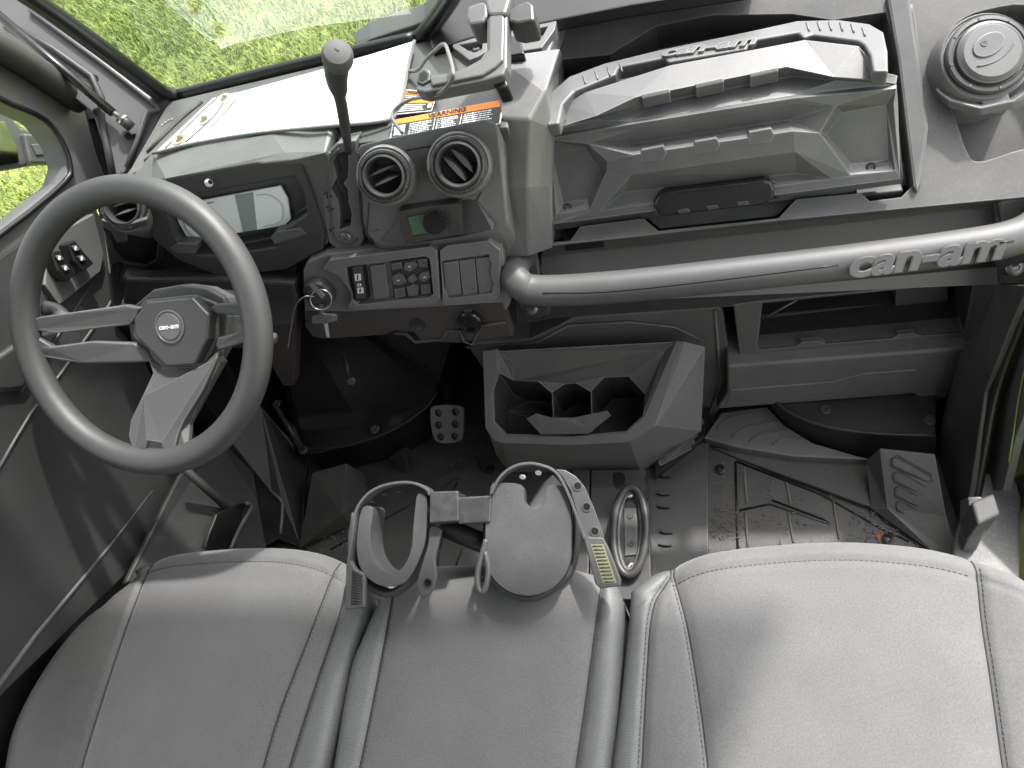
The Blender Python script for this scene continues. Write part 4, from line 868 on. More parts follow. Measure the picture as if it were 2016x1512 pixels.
# ================================================================== GRAB BAR
ga = thing('grab_handle', 'long smooth grey grab bar with embossed lettering across the passenger dash', 'grab bar', V(1500, 540, y=.71))
gp = smoothline([V(1030, 505, y=.775), V(1014, 528, y=.735), V(1020, 556, y=.708), V(1060, 572, y=.70), V(1200, 566, y=.695), V(1400, 546, y=.695), V(1700, 512, y=.70), V(1900, 486, y=.705), V(2000, 466, y=.715), V(2060, 430, y=.74), V(2080, 400, y=.79)], 8)
rr = [.0215+.0025*min(1, i/30) for i in range(len(gp))]
tube('bar', gp, rr, M['grip'], ga, raw=True, res=24, flat=.86, up=(0, -.6, .8))
gl_ = smoothline([V(1070, 590, y=.672), V(1200, 586, y=.665), V(1400, 562, y=.665), V(1660, 528, y=.67)], 8)
tube('engraved_line', [V(1068, 578, y=.675), V(1200, 574, y=.668), V(1400, 553, y=.668), V(1650, 522, y=.670)], .0016, M['black'], ga, n=8, res=6)
bn = Vector((.05, -.72, .70)).normalized()
lo_ = V(1816, 505, y=.6815); lx = (V(1900, 494, y=.682)-V(1700, 519, y=.680))
text('embossed_logo', 'can-am', lo_, lx, bn, .050, M['grip'], ga, ext=.0012, shear=.28, bold=.0012, bev=.0006, sx=1.30)
text('logo_outline', 'can-am', lo_-bn*.0012, lx, bn, .050, M['dash_dark'], ga, ext=.0020, shear=.28, bold=.0022, bev=.0003, sx=1.30)
tube('engraved_line', [V(1968, 478, y=.689), V(1995, 475, y=.691)], .0016, M['black'], ga, n=1, res=6)
prism('bracket', VS([(1008, 545), (1040, 585), (1078, 590), (1084, 620), (1060, 626), (1030, 622), (1012, 590)], pl=PL(.745, .1, .735, 0)), (0, .03, 0), M['bezel'], ga, .005)
prism('bracket', VS([(1010, 500), (1035, 500), (1055, 500), (1064, 545), (1040, 540), (1020, 560)], pl=PL(.785, .14, .765, .02)), (0, .02, 0), M['dash'], ga, .005)
screw(V(1046, 607, y=.738), (0, -.7, .7), ga, .011)
prism('bracket', VS([(1958, 515), (1975, 500), (2060, 480), (2060, 540), (2010, 548), (1968, 545)], pl=PL(.75, .1, .735, 0)), (0, .03, 0), M['bezel'], ga, .005)
prism('bracket', VS([(1965, 400), (2060, 372), (2060, 430), (1990, 440), (1975, 460)], pl=PL(.79, .14, .75, .05), h=.004), (0, .04, 0), M['dash'], ga, .006)
screw(V(1999, 526, y=.736), (-.1, -.7, .7), ga, .0125)

# ================================================================== GEAR LEVER
ge = thing('gear_lever', 'black gear lever with knob top coloured as lit by sky standing before the white sunshade', 'gear lever', V(684, 292, y=.80))
kp_ = [(686, 300, .81), (683, 275, .795), (678, 240, .785), (672, 205, .772), (668, 188, .764), (665, 172, .757), (662, 150, .748), (662, 128, .740), (663, 112, .733), (664, 102, .729), (665, 98, .727)]
pts = [V(a, b, y=c) for a, b, c in kp_]
rads = [r_*.64 for r_ in (.0085, .010, .0125, .0125, .013, .0195, .0225, .0245, .0235, .013, .003)]
bm = bmesh.new(); sp_ = smoothline(pts, 4); rs_ = []
for i in range(len(pts)-1): rs_ += [rads[i]+(rads[i+1]-rads[i])*k/4 for k in range(4)]
rs_.append(rads[-1]); tube_bm(bm, sp_, rs_, res=10, flat=.75, up=(0, -1, .4)); link('shaft', bm, M['rubber'], ge, smooth=True)
kdir = (pts[-1]-pts[3]).normalized()
lathe('knob_lit_cap', [(.0160, -.020), (.0178, -.013), (.0178, -.004), (.015, .002), (.009, .0042), (0, .005)], V(664, 103, y=.729), kdir, M['knob'], ge, res=28)  # sky light on the knob top is put into the cap colour

# ================================================================== SUNSHADE, LABELS
ss = thing('sunshade', 'white folded sunshade with brass eyelets lying on the dash top', 'sunshade', V(600, 200, z=.336))
ext = [V(p[0], p[1], pl=TOP, h=q) for p, q in (((440, 186), .012), ((470, 181), .012), ((620, 140), .015), ((815, 80), .016), ((803, 130), .010), ((790, 195), .008), ((762, 236), .008), ((640, 247), .022), ((500, 262), .022), ((378, 280), .014))]
prism('panel', ext, (0, 0, -.004), M['white'], ss, .002)
prism('eyelet_strip', [V(p[0], p[1], pl=TOP, h=.020) for p in ((418, 193), (470, 180), (440, 215), (378, 282), (304, 300), (345, 262))], (0, 0, -.005), M['whitevinyl'], ss, .002)
for p in ((441, 195), (401, 237), (353, 275)):
    lathe('eyelet', [(.012, 0), (.0115, .002), (.008, .0022), (.0065, .0003)], V(*p, pl=TOP, h=.0202), UP, M['brass'], ss, res=24)
    lathe('eyelet_hole', [(.0068, .0002), (0, .0004)], V(*p, pl=TOP, h=.0203), UP, M['dash'], ss, res=20)
tube('edging', [V(p[0], p[1], pl=TOP, h=q) for p, q in (((300, 302), .021), ((380, 283), .02), ((500, 263), .023), ((640, 249), .023), ((762, 237), .010), ((780, 215), .009), ((792, 195), .009), ((804, 130), .011), ((816, 80), .017))], .0026, M['edging'], ss, n=6, res=8)
tube('seam', VS([(452, 184), (420, 230), (365, 280)], pl=TOP, h=.0208), .0012, M['edging'], ss, n=4, res=6)
tube('seam', VS([(430, 190), (395, 222), (322, 295)], pl=TOP, h=.0208), .0010, M['edging'], ss, n=4, res=6)

def label_sheet(name, corners, bands, lines, title, lab, cell=None):
    t = thing(name, lab, 'warning label', corners[0])
    tl, tr, br, bl = corners
    n = (tr-tl).cross(bl-tl).normalized(); n = n if n.z > 0 else -n
    def at(u, v, h=0): return (tl*(1-u)+tr*u)*(1-v)+(bl*(1-u)+br*u)*v+n*h
    def quad(nm, u0, u1, v0, v1, h, mt, th=.0004): prism(nm, [at(u0, v0, h), at(u1, v0, h), at(u1, v1, h), at(u0, v1, h)], -n*th, mt, t, 0)
    quad('backing', 0, 1, 0, 1, .0015, M['label_white'], .0012)
    quad('field', .012, .988, .03, .97, .0019, M['label_black'])
    for (u0, u1, v0, v1) in bands: quad('band', u0, u1, v0, v1, .0023, M['orange'])
    bm = bmesh.new()
    for (u0, u1, v0, v1, k) in lines:
        for i in range(k):
            v = v0+(v1-v0)*(i+.5)/k; ue = u1-(u1-u0)*random.uniform(0, .25)
            u = u0
            while u < ue:
                w = random.uniform(.01, .035)
                a_ = at(u, v, .0024); b_ = at(min(u+w, ue), v, .0024); d = (at(u, v+(v1-v0)/k*.22, .0024)-a_)
                bm.faces.new([bm.verts.new(q) for q in (a_-d, b_-d, b_+d, a_+d)]); u += w+.006
    link('fine_print', bm, M['label_white'], t)
    for (s_, u, v, sz) in title: text('heading', s_, at(u, v, .0026), tr-tl, n, sz, M['label_black'], t, ext=.0002, bold=.0006)
    return t, at, quad
c1 = VS([(775, 238), (995, 197), (985, 245), (768, 274)], pl=TOP, h=.004)
t1, at1, q1 = label_sheet('warning_label', c1, [(.012, .988, .03, .30)], [(.17, .38, .36, .95, 7), (.42, .62, .36, .95, 7), (.66, .96, .34, .80, 5)], [('WARNING', .5, .165, .0115)],
    'long white and orange warning label behind the centre air vents')
q1('divider', .395, .400, .34, .96, .0024, M['label_white']); q1('divider', .635, .640, .34, .96, .0024, M['label_white']); q1('pictogram', .03, .13, .38, .92, .0024, M['label_white'])
prism('symbol', [at1(.36, .28, .0026), at1(.40, .28, .0026), at1(.38, .06, .0026)], (0, 0, -.0002), M['label_black'], t1, 0)
c2 = VS([(794, 177), (862, 184), (850, 220), (778, 227)], pl=TOP, h=.004)
t2, at2, q2 = label_sheet('warning_label', c2, [(.02, .98, .05, .22), (.02, .98, .40, .58)], [(.05, .9, .24, .38, 2), (.05, .8, .62, .94, 4)], [('WARNING', .45, .14, .007)],
    'small orange and black warning label beside the white sunshade corner')
q2('badge', .86, .96, .62, .82, .0024, M['label_white'])

# ================================================================== WINDSCREEN LATCH GRIP
tg = thing('latch_grip', 'grey T-shaped windscreen latch grip with hexagonal cross-section at top centre', 'latch handle', V(975, 100, z=.42))
TG = (V(975, 90, z=.42), Vector((0, -.25, .97)).normalized())
tgn = TG[1]
prism('grip_arm', VS([(958, 28), (972, 18), (988, 18), (999, 30), (998, 132), (990, 148), (955, 158), (905, 168), (836, 182), (818, 178), (822, 144), (834, 134), (846, 136), (850, 148), (905, 138), (945, 116), (958, 96)], pl=TG), -tgn*.022, M['mirror_body'], tg, .004, seg=2)
prism('grip_face', VS([(962, 34), (974, 24), (986, 24), (993, 34), (990, 118), (975, 132), (950, 148), (850, 168), (845, 152), (905, 142), (948, 120), (962, 98)], pl=TG, h=.004), -tgn*.006, M['emboss'], tg, .003)
prism('hex_ring', VS([(819, 160), (822, 142), (836, 133), (848, 145), (846, 158), (832, 166)], pl=TG, h=.003), -tgn*.006, M['grip'], tg, .002)
prism('hex_bore', VS([(824, 157), (826, 145), (836, 139), (842, 147), (840, 155), (832, 160)], pl=TG, h=.0036), -tgn*.0015, M['black'], tg, 0)
prism('grip_foot', VS([(968, 160), (992, 146), (1000, 166), (996, 172), (978, 176)], pl=TG, h=-.012), -tgn*.03, M['black'], tg, .003)
prism('clamp_block', VS([(920, 12), (950, 2), (960, 8), (960, 30), (950, 44), (925, 48), (918, 36)], pl=TG, h=.004), -tgn*.04, M['dash'], tg, .005)
prism('clamp_block', VS([(998, 16), (1038, 0), (1050, 8), (1052, 40), (1020, 46), (1000, 42)], pl=TG, h=-.004), -tgn*.04, M['bezel'], tg, .005)
prism('clamp_top', VS([(950, -20), (1010, -20), (1000, 14), (995, 28), (962, 30), (956, 14)], pl=TG, h=.006), -tgn*.035, M['mirror_body'], tg, .006)
for (pts, hole) in (([(890, 92), (898, 72), (955, 62), (960, 100), (940, 112), (924, 118)], [(904, 88), (950, 80), (948, 98), (930, 104)]), ([(1000, 62), (1098, 28), (1092, 58), (1066, 94), (1030, 100), (1005, 92)], [(1036, 60), (1078, 52), (1064, 78), (1036, 82)])):
    sheet('latch_plate', VS(pts, pl=TOP, h=.010), [VS(hole, pl=TOP, h=.010)], (0, 0, -.02), M['emboss'], tg, .002, hd=[Vector((0, 0, -.012))])
screw(V(938, 97, pl=TOP, h=.0), UP, tg, .006); screw(V(1050, 74, pl=TOP, h=.0), UP, tg, .006)
prism('latch_tongue', VS([(998, 72), (1022, 68), (1032, 104), (1000, 110)], pl=TOP, h=.03), (0, 0, -.02), M['black'], tg, .003)
cb = thing('cable', 'thin grey loop of wire hanging from the latch grip over the labels', 'cable', V(880, 100, z=.40))
tube('wire', [V(792, 262, z=.345), V(772, 232, z=.350), V(782, 212, z=.355), V(812, 195, z=.37), V(862, 186, z=.40), V(888, 160, z=.43), V(892, 140, z=.44), V(884, 108, z=.42), V(874, 87, z=.40), V(856, 100, z=.38), V(838, 118, z=.37), V(822, 138, z=.35), V(806, 140, z=.34)], .0026, M['cable'], cb, n=8, res=8)

# ================================================================== STEERING WHEEL
TILT = R(50)
wnn = Vector((0, -math.cos(TILT), math.sin(TILT))); wc = V(269, 648, y=.55)
WP = (wc, wnn)
wa, wb, _ = basis(wnn); wb = wnn.cross(wa)
sw = thing('steering_wheel', 'black three-spoke steering wheel with round emblem on its angular hub', 'steering wheel', wc)
ring = [wc+(wa*math.cos(t)+wb*math.sin(t))*.1885 for t in [6.2832*i/96 for i in range(96)]]
tube('rim', ring, .0192, M['wheel'], sw, closed=True, raw=True, res=24, up=wnn)
def wp(pts): return [V(a, b, pl=WP, h=c) for a, b, c in pts]
def spoke(pts, th=.014, mt='spoke', name='spoke', bv=.004): return prism(name, wp(pts), -wnn*th, M[mt], sw, bv, seg=3)
spoke([(52, 636, .002), (75, 624, .0), (160, 612, -.012), (245, 600, -.026), (275, 606, -.03), (270, 626, -.032), (256, 640, -.03), (110, 656, -.006), (68, 652, -.002)])
spoke([(62, 676, -.0), (100, 682, -.004), (180, 672, -.016), (262, 675, -.030), (288, 690, -.034), (300, 712, -.036), (268, 714, -.032), (160, 716, -.016), (82, 704, -.004), (68, 698, 0)])
spoke([(50, 634, .003), (70, 640, .0), (72, 652, -.001), (66, 660, 0), (100, 682, -.004), (84, 702, -.004), (66, 700, .0), (56, 670, .003)])
tube('spoke_link', wp([(68, 656, -.004), (84, 672, -.010), (96, 680, -.010)]), .002, M['grip'], sw, n=2, res=6)
spoke([(470, 596, .0), (484, 616, .0), (478, 622, -.006), (425, 618, -.03), (412, 606, -.03), (425, 598, -.028)])
spoke([(485, 650, .0), (488, 672, 0), (468, 678, -.010), (430, 690, -.03), (424, 680, -.03), (428, 664, -.03), (462, 655, -.010), (474, 630, -.004), (482, 616, 0)])
spoke([(290, 706, -.034), (318, 722, -.036), (395, 720, -.036), (430, 690, -.034), (428, 706, -.032), (398, 770, -.020), (362, 828, -.008), (352, 850, -.004), (338, 896, .004), (322, 896, .004), (316, 874, .004), (290, 870, .004), (282, 896, .004), (262, 894, .004), (252, 858, .0), (256, 828, -.006), (280, 778, -.018), (300, 735, -.030)], .016)
spoke([(428, 700, -.034), (440, 712, -.040), (402, 780, -.03), (372, 835, -.018), (368, 880, -.004), (345, 896, -.002), (352, 845, -.010), (364, 822, -.014), (400, 765, -.026)], .012)
prism('spoke_slot', wp([(284, 870, .0), (318, 870, .0), (322, 896, .0), (280, 896, .0)]), -wnn*.006, M['dash'], sw, .001)
hubo = wp([(250, 628, -.045), (262, 602, -.045), (300, 570, -.045), (355, 560, -.045), (405, 566, -.045), (440, 585, -.045), (450, 625, -.045), (446, 670, -.045), (420, 715, -.045), (395, 738, -.045), (318, 738, -.045), (290, 712, -.045), (256, 668, -.045)])
prism('hub_base', hubo, -wnn*.03, M['spoke'], sw, .006, seg=3)
prism('hub_flange', wp([(256, 624, -.038), (284, 590, -.038), (380, 580, -.038), (424, 596, -.038), (428, 670, -.038), (396, 730, -.038), (318, 730, -.038), (258, 660, -.038)]), -wnn*.014, M['spoke'], sw, .005, seg=3)
hc_ = prism('hub_cover', wp([(262, 628, -.022), (288, 594, -.022), (378, 585, -.022), (412, 620, -.022), (408, 668, -.022), (384, 718, -.022), (326, 722, -.022), (264, 660, -.022)]), -wnn*.026, M['bezel'], sw, .005, seg=3)
ec = V(334, 643, pl=WP, h=-.0215)
lathe('emblem', [(.0235, -.002), (.0235, .0012), (.0215, .0016), (.0205, .0004), (.0185, .0006), (.0178, .0022), (0, .0028)], ec, wnn, M['mirror_body'], hc_, res=40)
text('emblem_text', 'can-am', ec+wnn*.0029, wa, wnn, .0098, M['icon'], hc_, ext=.0003, shear=.25, bold=.0003, sx=1.15)
# column and levers
scn = thing('steering_column', 'dark steering column shroud with tilt lever behind the wheel', 'column', wc-wnn*.1)
pts = [wc-wnn*.05+wa*.045, wc-wnn*.12+wa*.045, wc-wnn*.20+wa*.045-wb*.01]
tube('shaft_housing', pts, .045, M['dash_dark'], scn, n=2, res=8)
prism('shroud', VS([(245, 548), (300, 550), (430, 548), (580, 556), (586, 590), (578, 640), (470, 650), (440, 620), (240, 600)], pl=PL(.74, .16, .70, .04)), (0, .03, -.01), M['dash_dark'], scn, .008)
prism('shroud_tip', VS([(540, 590), (585, 600), (580, 760), (556, 762), (532, 720)], pl=PL(.74, .16, .70, -.1)), (0, .03, -.01), M['brown'], scn, .008)
tube('tilt_lever', [V(140, 640, x=-.90), V(110, 612, x=-.93), V(84, 606, x=-.945)], .011, M['mirror_body'], scn, n=4, res=12)
tube('turn_stalk', [wc-wnn*.09+wa*.09-wb*.02, wc-wnn*.08+wa*.16-wb*.035], .008, M['dash'], scn, n=1, res=10)

# ================================================================== KEYS
ke = thing('keys', 'ignition key with wire ring, grey tag and second key hanging from the switch', 'keys', V(632, 600, pl=SWP, h=.04))
KP = (V(632, 600, pl=SWP, h=.035), Vector((.1, -.8, .6)).normalized())
k0 = [V(628+ -8*math.cos(t)+14*math.cos(t+.5)*0+20*math.cos(t), 592+20*math.sin(t), pl=KP) for t in [6.283*i/28 for i in range(28)]]
k0 = [V(632+21*math.cos(t), 590+20*math.sin(t), pl=KP) for t in [6.283*i/28 for i in range(28)]]
tube('key_ring', k0, .0011, M['steel'], ke, closed=True, raw=True, res=6)
prism('key_blade', VS([(608, 562), (614, 556), (640, 582), (634, 588)], pl=KP, h=.004), -KP[1]*.002, M['mirror_body'], ke, .0005)
prism('key_head', VS([(626, 600), (634, 600), (636, 618), (662, 620), (664, 632), (640, 638), (614, 638), (613, 624), (628, 620)], pl=KP, h=-.004), -KP[1]*.006, M['strap'], ke, .002)
prism('key_blade', VS([(637, 636), (645, 636), (649, 664), (643, 664)], pl=KP, h=-.006), -KP[1]*.002, M['steel'], ke, .0005)
tube('wire', [V(620, 584, pl=KP), V(600, 584, pl=KP, h=.01), V(582, 602, pl=KP, h=.005), V(574, 640, pl=KP, h=-.01), V(566, 690, pl=KP, h=-.02)], .0008, M['steel'], ke, n=6, res=6)
# ================================================================== CENTRE STORAGE BIN
BIN = PL(.60, -.245, .74, -.130)
bnn = BIN[1]
sbn = thing('storage_bin', 'open angular grey cup and storage bin hanging below the centre of the dash', 'storage bin', V(1150, 880, pl=BIN))
B = {}
def Q(k, x, y, h=0, **kw): B[k] = V(x, y, pl=BIN, h=h) if not kw else V(x, y, **kw)
# outer rim
Q('A', 952, 690); Q('B', 957, 842); Q('C', 972, 866); Q('D', 990, 872); Q('E', 1126, 876); Q('F', 1241, 870); Q('G', 1290, 838); Q('H', 1345, 672); Q('J', 1389, 684, -.006)
# inner rim
Q('a', 980, 686); Q('b', 982, 734); Q('c', 971, 769); Q('d', 973, 830); Q('e', 998, 856); Q('f', 1126, 860); Q('g', 1233, 850); Q('h', 1268, 818); Q('i', 1331, 670)
facets('rim', B, ['ABcba', 'BCDedc', 'DEfe', 'EFgf', 'FGhg', 'GHih'], M['mirror_body'], sbn, .003, solid=.006, seg=3)
tube('rim_lip', [B[k] for k in 'abcdefghi'], .0018, M['mirror_body'], sbn, n=1, res=6)
Q('B2', 962, 850, -.010); Q('K1', 978, 899, -.085); Q('K2', 1003, 930, -.115); Q('K3', 1262, 932, -.115); Q('K4', 1381, 849, -.10); Q('K5', 955, 730, -.10)
facets('body', B, [('A', 'B', 'K1', 'K5'), ('B', 'C', 'D', 'K2', 'K1'), ('D', 'E', 'F', 'K3', 'K2'), ('F', 'G', 'K3'), ('G', 'K4', 'K3'), ('G', 'H', 'J', 'K4')], M['stack'], sbn, .006, solid=.005, seg=3)
# inner shelf plate with the zigzag pocket mouth
Q('s1', 1012, 713, -.012); Q('s2', 1310, 688, -.012); Q('s3', 980, 690, -.001); Q('s4', 1331, 672, -.001)
Q('w1', 1011, 748, -.030); Q('w2', 1060, 750, -.040); Q('w3', 1086, 772, -.040); Q('w4', 1112, 755, -.045); Q('w5', 1134, 753, -.045); Q('w6', 1163, 770, -.042); Q('w7', 1190, 742, -.040); Q('w8', 1238, 740, -.040); Q('w9', 1271, 776, -.036)
facets('back_plate', B, [('s3', 's4', 's2', 's1'), ('s1', 's2', 'w9', 'w8', 'w7', 'w6', 'w5', 'w4', 'w3', 'w2', 'w1'), ('s3', 's1', 'w1', 'b'), ('s2', 's4', 'h', 'w9')], M['dash'], sbn, .0015, solid=.003)
for k in ('w1', 'w2', 'w3', 'w4', 'w5', 'w6', 'w7', 'w8', 'w9', 'b', 'c', 'd', 'e', 'f', 'g', 'h'):
    B[k+'_'] = B[k]+Vector((0, .015, -.11))
ks = ['w1', 'w2', 'w3', 'w4', 'w5', 'w6', 'w7', 'w8', 'w9']; walls = [(a, b_, b_+'_', a+'_') for a, b_ in zip(ks, ks[1:])]
ks = ['b', 'c', 'd', 'e', 'f', 'g', 'h', 'w9']; walls += [(a, b_, b_+'_', a+'_') for a, b_ in zip(ks, ks[1:])]
walls += [('w1', 'b', 'b_', 'w1_'), tuple(k+'_' for k in ['b', 'c', 'd', 'e', 'f', 'g', 'h', 'w9', 'w8', 'w7', 'w6', 'w5', 'w4', 'w3', 'w2', 'w1'])]
facets('pocket', B, walls, M['dash_dark'], sbn, 0)
for a in (('w3', 1075, 800), ('w6', 1150, 800)):
    p = B[a[0]]; q = V(a[1]+12, 858, pl=BIN, h=-.012)
    prism('divider', [p, q+Vector((0, .01, -.01)), q+Vector((0, .01, -.09)), p+Vector((0, .01, -.09))], (.002, 0, 0), M['dash_dark'], sbn, .0005)
Q('n1', 1037, 824, .002); Q('n2', 1056, 813, .004); Q('n3', 1085, 822, .002); Q('n4', 1128, 822, 0); Q('n5', 1196, 808, .004); Q('n6', 1203, 818, .003); Q('n7', 1160, 853, .004); Q('n8', 1066, 855, .004); Q('n9', 1072, 840, .004); Q('n0', 1155, 838, .004)
facets('clip_insert', B, [('n1', 'n2', 'n3', 'n9', 'n8'), ('n3', 'n4', 'n0', 'n9'), ('n4', 'n5', 'n6', 'n7', 'n0'), ('n9', 'n0', 'n7', 'n8')], M['grip'], sbn, .001, solid=.004)

# ================================================================== TOOL CLAMP RACK
KN = Vector((.12, -.33, .93)).normalized(); KO = V(1040, 1060, z=.07); KR = (KO, KN)
def kv(pts, h=0): return [V(a, b, pl=KR, h=h) for a, b in pts]
tr = thing('tool_clamp_rack', 'twin padded clamp rack with rubber straps on a steel post before the middle seat', 'clamp rack', KO)
po1 = [(971, 950), (1012, 951), (1024, 954), (1031, 962), (1032, 974)]+[(1053-21*math.cos(t), 982+19*math.sin(t)) for t in [math.pi*i/12 for i in range(13)]]+[(1074, 970), (1076, 960), (1081, 955), (1121, 957), (1124, 965), (1125, 1040)]
po1 += [(1039+85*math.cos(t), 1088+85*math.sin(t)) for t in [math.pi*i/24 for i in range(25)]]+[(956, 1030), (962, 985), (966, 958)]
prism('solid_pad', kv(po1), -KN*.026, M['foam'], tr, .0009)
prism('hollow_pad', smoothline(kv([(712, 1001), (703, 1050), (702, 1089), (711, 1122), (738, 1149), (771, 1155), (799, 1145), (822, 1109), (838, 1060), (840, 1000), (839, 973), (823, 972), (818, 990), (813, 1040), (811, 1070), (804, 1097), (790, 1119), (771, 1128), (752, 1121), (737, 1100), (730, 1075), (729, 1045), (733, 1001)]), 3, True), -KN*.055, M['foam'], tr, .0015)
# cradle plates that carry the pads
tube('cradle', kv([(704, 1010), (697, 1080), (712, 1135), (765, 1168), (812, 1140), (835, 1085), (845, 1010)], -.03), .006, M['rubber'], tr, n=5, flat=3.2, up=KN, res=12)
tube('cradle', kv([(1132, 970), (1134, 1060), (1118, 1130), (1045, 1176), (975, 1140), (960, 1060), (966, 985)], -.045), .006, M['rubber'], tr, n=5, flat=2.6, up=KN, res=12)
def ribbon(name, pts, w, th, mt, parent, h0=0):
    P_ = smoothline(kv(pts, h0), 7); bm = bmesh.new(); rows = []
    for i, p in enumerate(P_):
        t = (P_[min(i+1, len(P_)-1)]-P_[max(i-1, 0)]).normalized(); s = KN.cross(t).normalized()
        rows.append([bm.verts.new(p+s*a*th/2-KN*b*w) for a, b in ((-1, 0), (1, 0), (1, 1), (-1, 1))])
    for A_, B_ in zip(rows, rows[1:]):
        for k in range(4): bm.faces.new((A_[k], A_[(k+1) % 4], B_[(k+1) % 4], B_[k]))
    bm.faces.new(rows[0][::-1]); bm.faces.new(rows[-1])
    return link(name, bm, mt, parent, .0008)
s1_ = ribbon('strap', [(684, 1115), (694, 1050), (699, 1010), (712, 985), (735, 964), (770, 952), (808, 950), (838, 962), (846, 975)], .028, .0035, M['strap'], tr, .008)
s2_ = ribbon('strap', [(966, 972), (985, 938), (1012, 918), (1042, 912), (1070, 917), (1092, 928), (1108, 950), (1124, 985), (1140, 1030), (1152, 1062)], .026, .0035, M['strap'], tr, .010)
for (x, y) in ((731, 987), (757, 973), (785, 968)):
    c = V(x, y, pl=KR, h=-.008); lathe('strap_hole', [(.0045, .001), (.004, .0015), (.003, 0), (0, -.001)], c, Vector((.0, -.8, -.3)), M['screw'], s1_, res=14)
for (x, y) in ((1029, 938), (1060, 930)):
    c = V(x, y, pl=KR, h=-.006); lathe('strap_hole', [(.0045, .001), (.0038, .0018), (0, .0022)], c, Vector((0, -.8, .4)), M['label_white'], s2_, res=14)
band = sheet('strap_tail', kv([(1094, 924), (1112, 925), (1134, 938), (1151, 958), (1170, 1001), (1190, 1058), (1152, 1064), (1136, 1010), (1124, 968), (1108, 940)], .006), [], -KN*.004, M['strap'], tr, .0012)
for (x, y) in ((1137, 957), (1155, 998), (1171, 1046)):
    c = V(x, y, pl=KR, h=.0065); lathe('strap_hole', [(.0068, -.001), (.0065, .0008), (.0048, .001), (.0042, -.001)], c, KN, M['strap'], band, res=20); lathe('hole_core', [(.0046, 0), (0, .0002)], c, KN, M['black'], band, res=16)
bk = prism('strap_buckle', kv([(1150, 1064), (1156, 1056), (1188, 1058), (1200, 1082), (1223, 1142), (1222, 1154), (1182, 1159), (1172, 1150)], .012), -KN*.014, M['strap'], tr, .003, seg=3)
q = kv([(1163, 1072), (1188, 1071), (1214, 1148), (1188, 1150)], .0125)
prism('grip_field', q, -KN*.0008, M['yellow_label'], bk, 0)
for i in range(11):
    v = (i+.5)/11; a_ = q[0]*(1-v)+q[3]*v; b_ = q[1]*(1-v)+q[2]*v; tube('grip_rib', [a_*.9+b_*.1+KN*.0004, a_*.1+b_*.9+KN*.0004], .0010, M['rubber'], bk, raw=True, res=6)
bk2 = prism('strap_buckle', kv([(681, 1108), (690, 1103), (700, 1120), (718, 1130), (717, 1196), (679, 1201)], .006), -KN*.012, M['strap'], tr, .003, seg=3)
q = kv([(694, 1122), (713, 1132), (712, 1190), (691, 1192)], .0065)
for i in range(12):
    v = (i+.5)/12; a_ = q[0]*(1-v)+q[3]*v; b_ = q[1]*(1-v)+q[2]*v; tube('grip_rib', [a_, b_], .0010, M['black'], bk2, raw=True, res=6)
hk = prism('strap_hook', smoothline(kv([(848, 1037), (868, 1043), (862, 1075), (856, 1102), (859, 1135), (849, 1165), (836, 1175), (825, 1163), (823, 1140), (834, 1102), (843, 1070)], .004), 3, True), -KN*.010, M['strap'], tr, .002)
screw(V(843, 1146, pl=KR, h=.0045), KN, hk, .005, M['gloss_black'])
hk2 = tube('strap_hook', kv([(958, 1062), (950, 1090), (941, 1125), (942, 1155), (950, 1166), (958, 1150), (962, 1120), (956, 1086)], -.004), .0042, M['strap'], tr, n=5, flat=1.8, up=KN, res=10)
screw(V(953, 1140, pl=KR, h=-.004), KN, hk2, .0045, M['gloss_black'])
# square steel bracket
prism('tube_cap', kv([(846, 968), (902, 966), (903, 1026), (845, 1030)], .022), -KN*.012, M['metalpost'], tr, .003, seg=3)
prism('square_tube', kv([(848, 972), (902, 970), (902, 1028), (847, 1032)], .012), -KN*.05, M['bezel'], tr, .003)
prism('cross_tube', kv([(902, 979), (968, 975), (965, 1028), (902, 1032)], .004), -KN*.038, M['metalpost'], tr, .003)
tube('support_arm', [V(868, 1035, pl=KR, h=-.03), V(965, 1075, pl=KR, h=-.05), V(1010, 1080, pl=KR, h=-.07)], .014, M['bezel'], tr, n=1, res=4, up=KN)
po_ = V(1020, 1060, pl=KR, h=-.07); tube('post', [po_, po_+Vector((.02, .12, -.10)), Vector((po_.x+.03, po_.y+.16, -.39))], .018, M['bezel'], tr, n=1, res=4)

# ================================================================== OVAL HANDLE ON THE TUNNEL
tu = thing('tunnel_bracket', 'dark steel mounting channel standing between the seats and bin', 'bracket', V(1200, 1040, z=-.33))
prism('channel', VS([(1128, 925), (1160, 925), (1158, 1170), (1120, 1170)], z=-.335), (0, 0, -.05), M['bezel'], tu, .002)
prism('channel', VS([(1164, 925), (1270, 925), (1278, 1000), (1282, 1180), (1160, 1180)], z=-.34), (0, 0, -.05), M['bezel'], tu, .002)
prism('slot', smoothline(VS([(1208, 932), (1228, 932), (1230, 952), (1222, 962), (1210, 958)], z=-.338), 2, True), (0, 0, -.002), M['black'], tu, 0)
prism('slot', VS([(1272, 930), (1280, 965), (1276, 985), (1270, 975)], z=-.337), (0, 0, -.002), M['black'], tu, 0)
ov = thing('oval_handle', 'black oval ring handle with two bright screws beside the right strap', 'handle', V(1240, 1046, z=-.315))
OV = (V(1240, 1046, z=-.315), Vector((0, -.12, 1)).normalized())
def oval(sx, sy, h, cx=1240, cy=1046): return [V(cx+sx*math.sin(t)+.03*sy*math.cos(t)*-1, cy+sy*math.cos(t+0), pl=OV, h=h) for t in [6.2832*i/40 for i in range(40)]]
tube('ring', oval(32, 86, .0), .0075, M['bezel'], ov, closed=True, raw=True, res=14, up=(0, 0, 1))
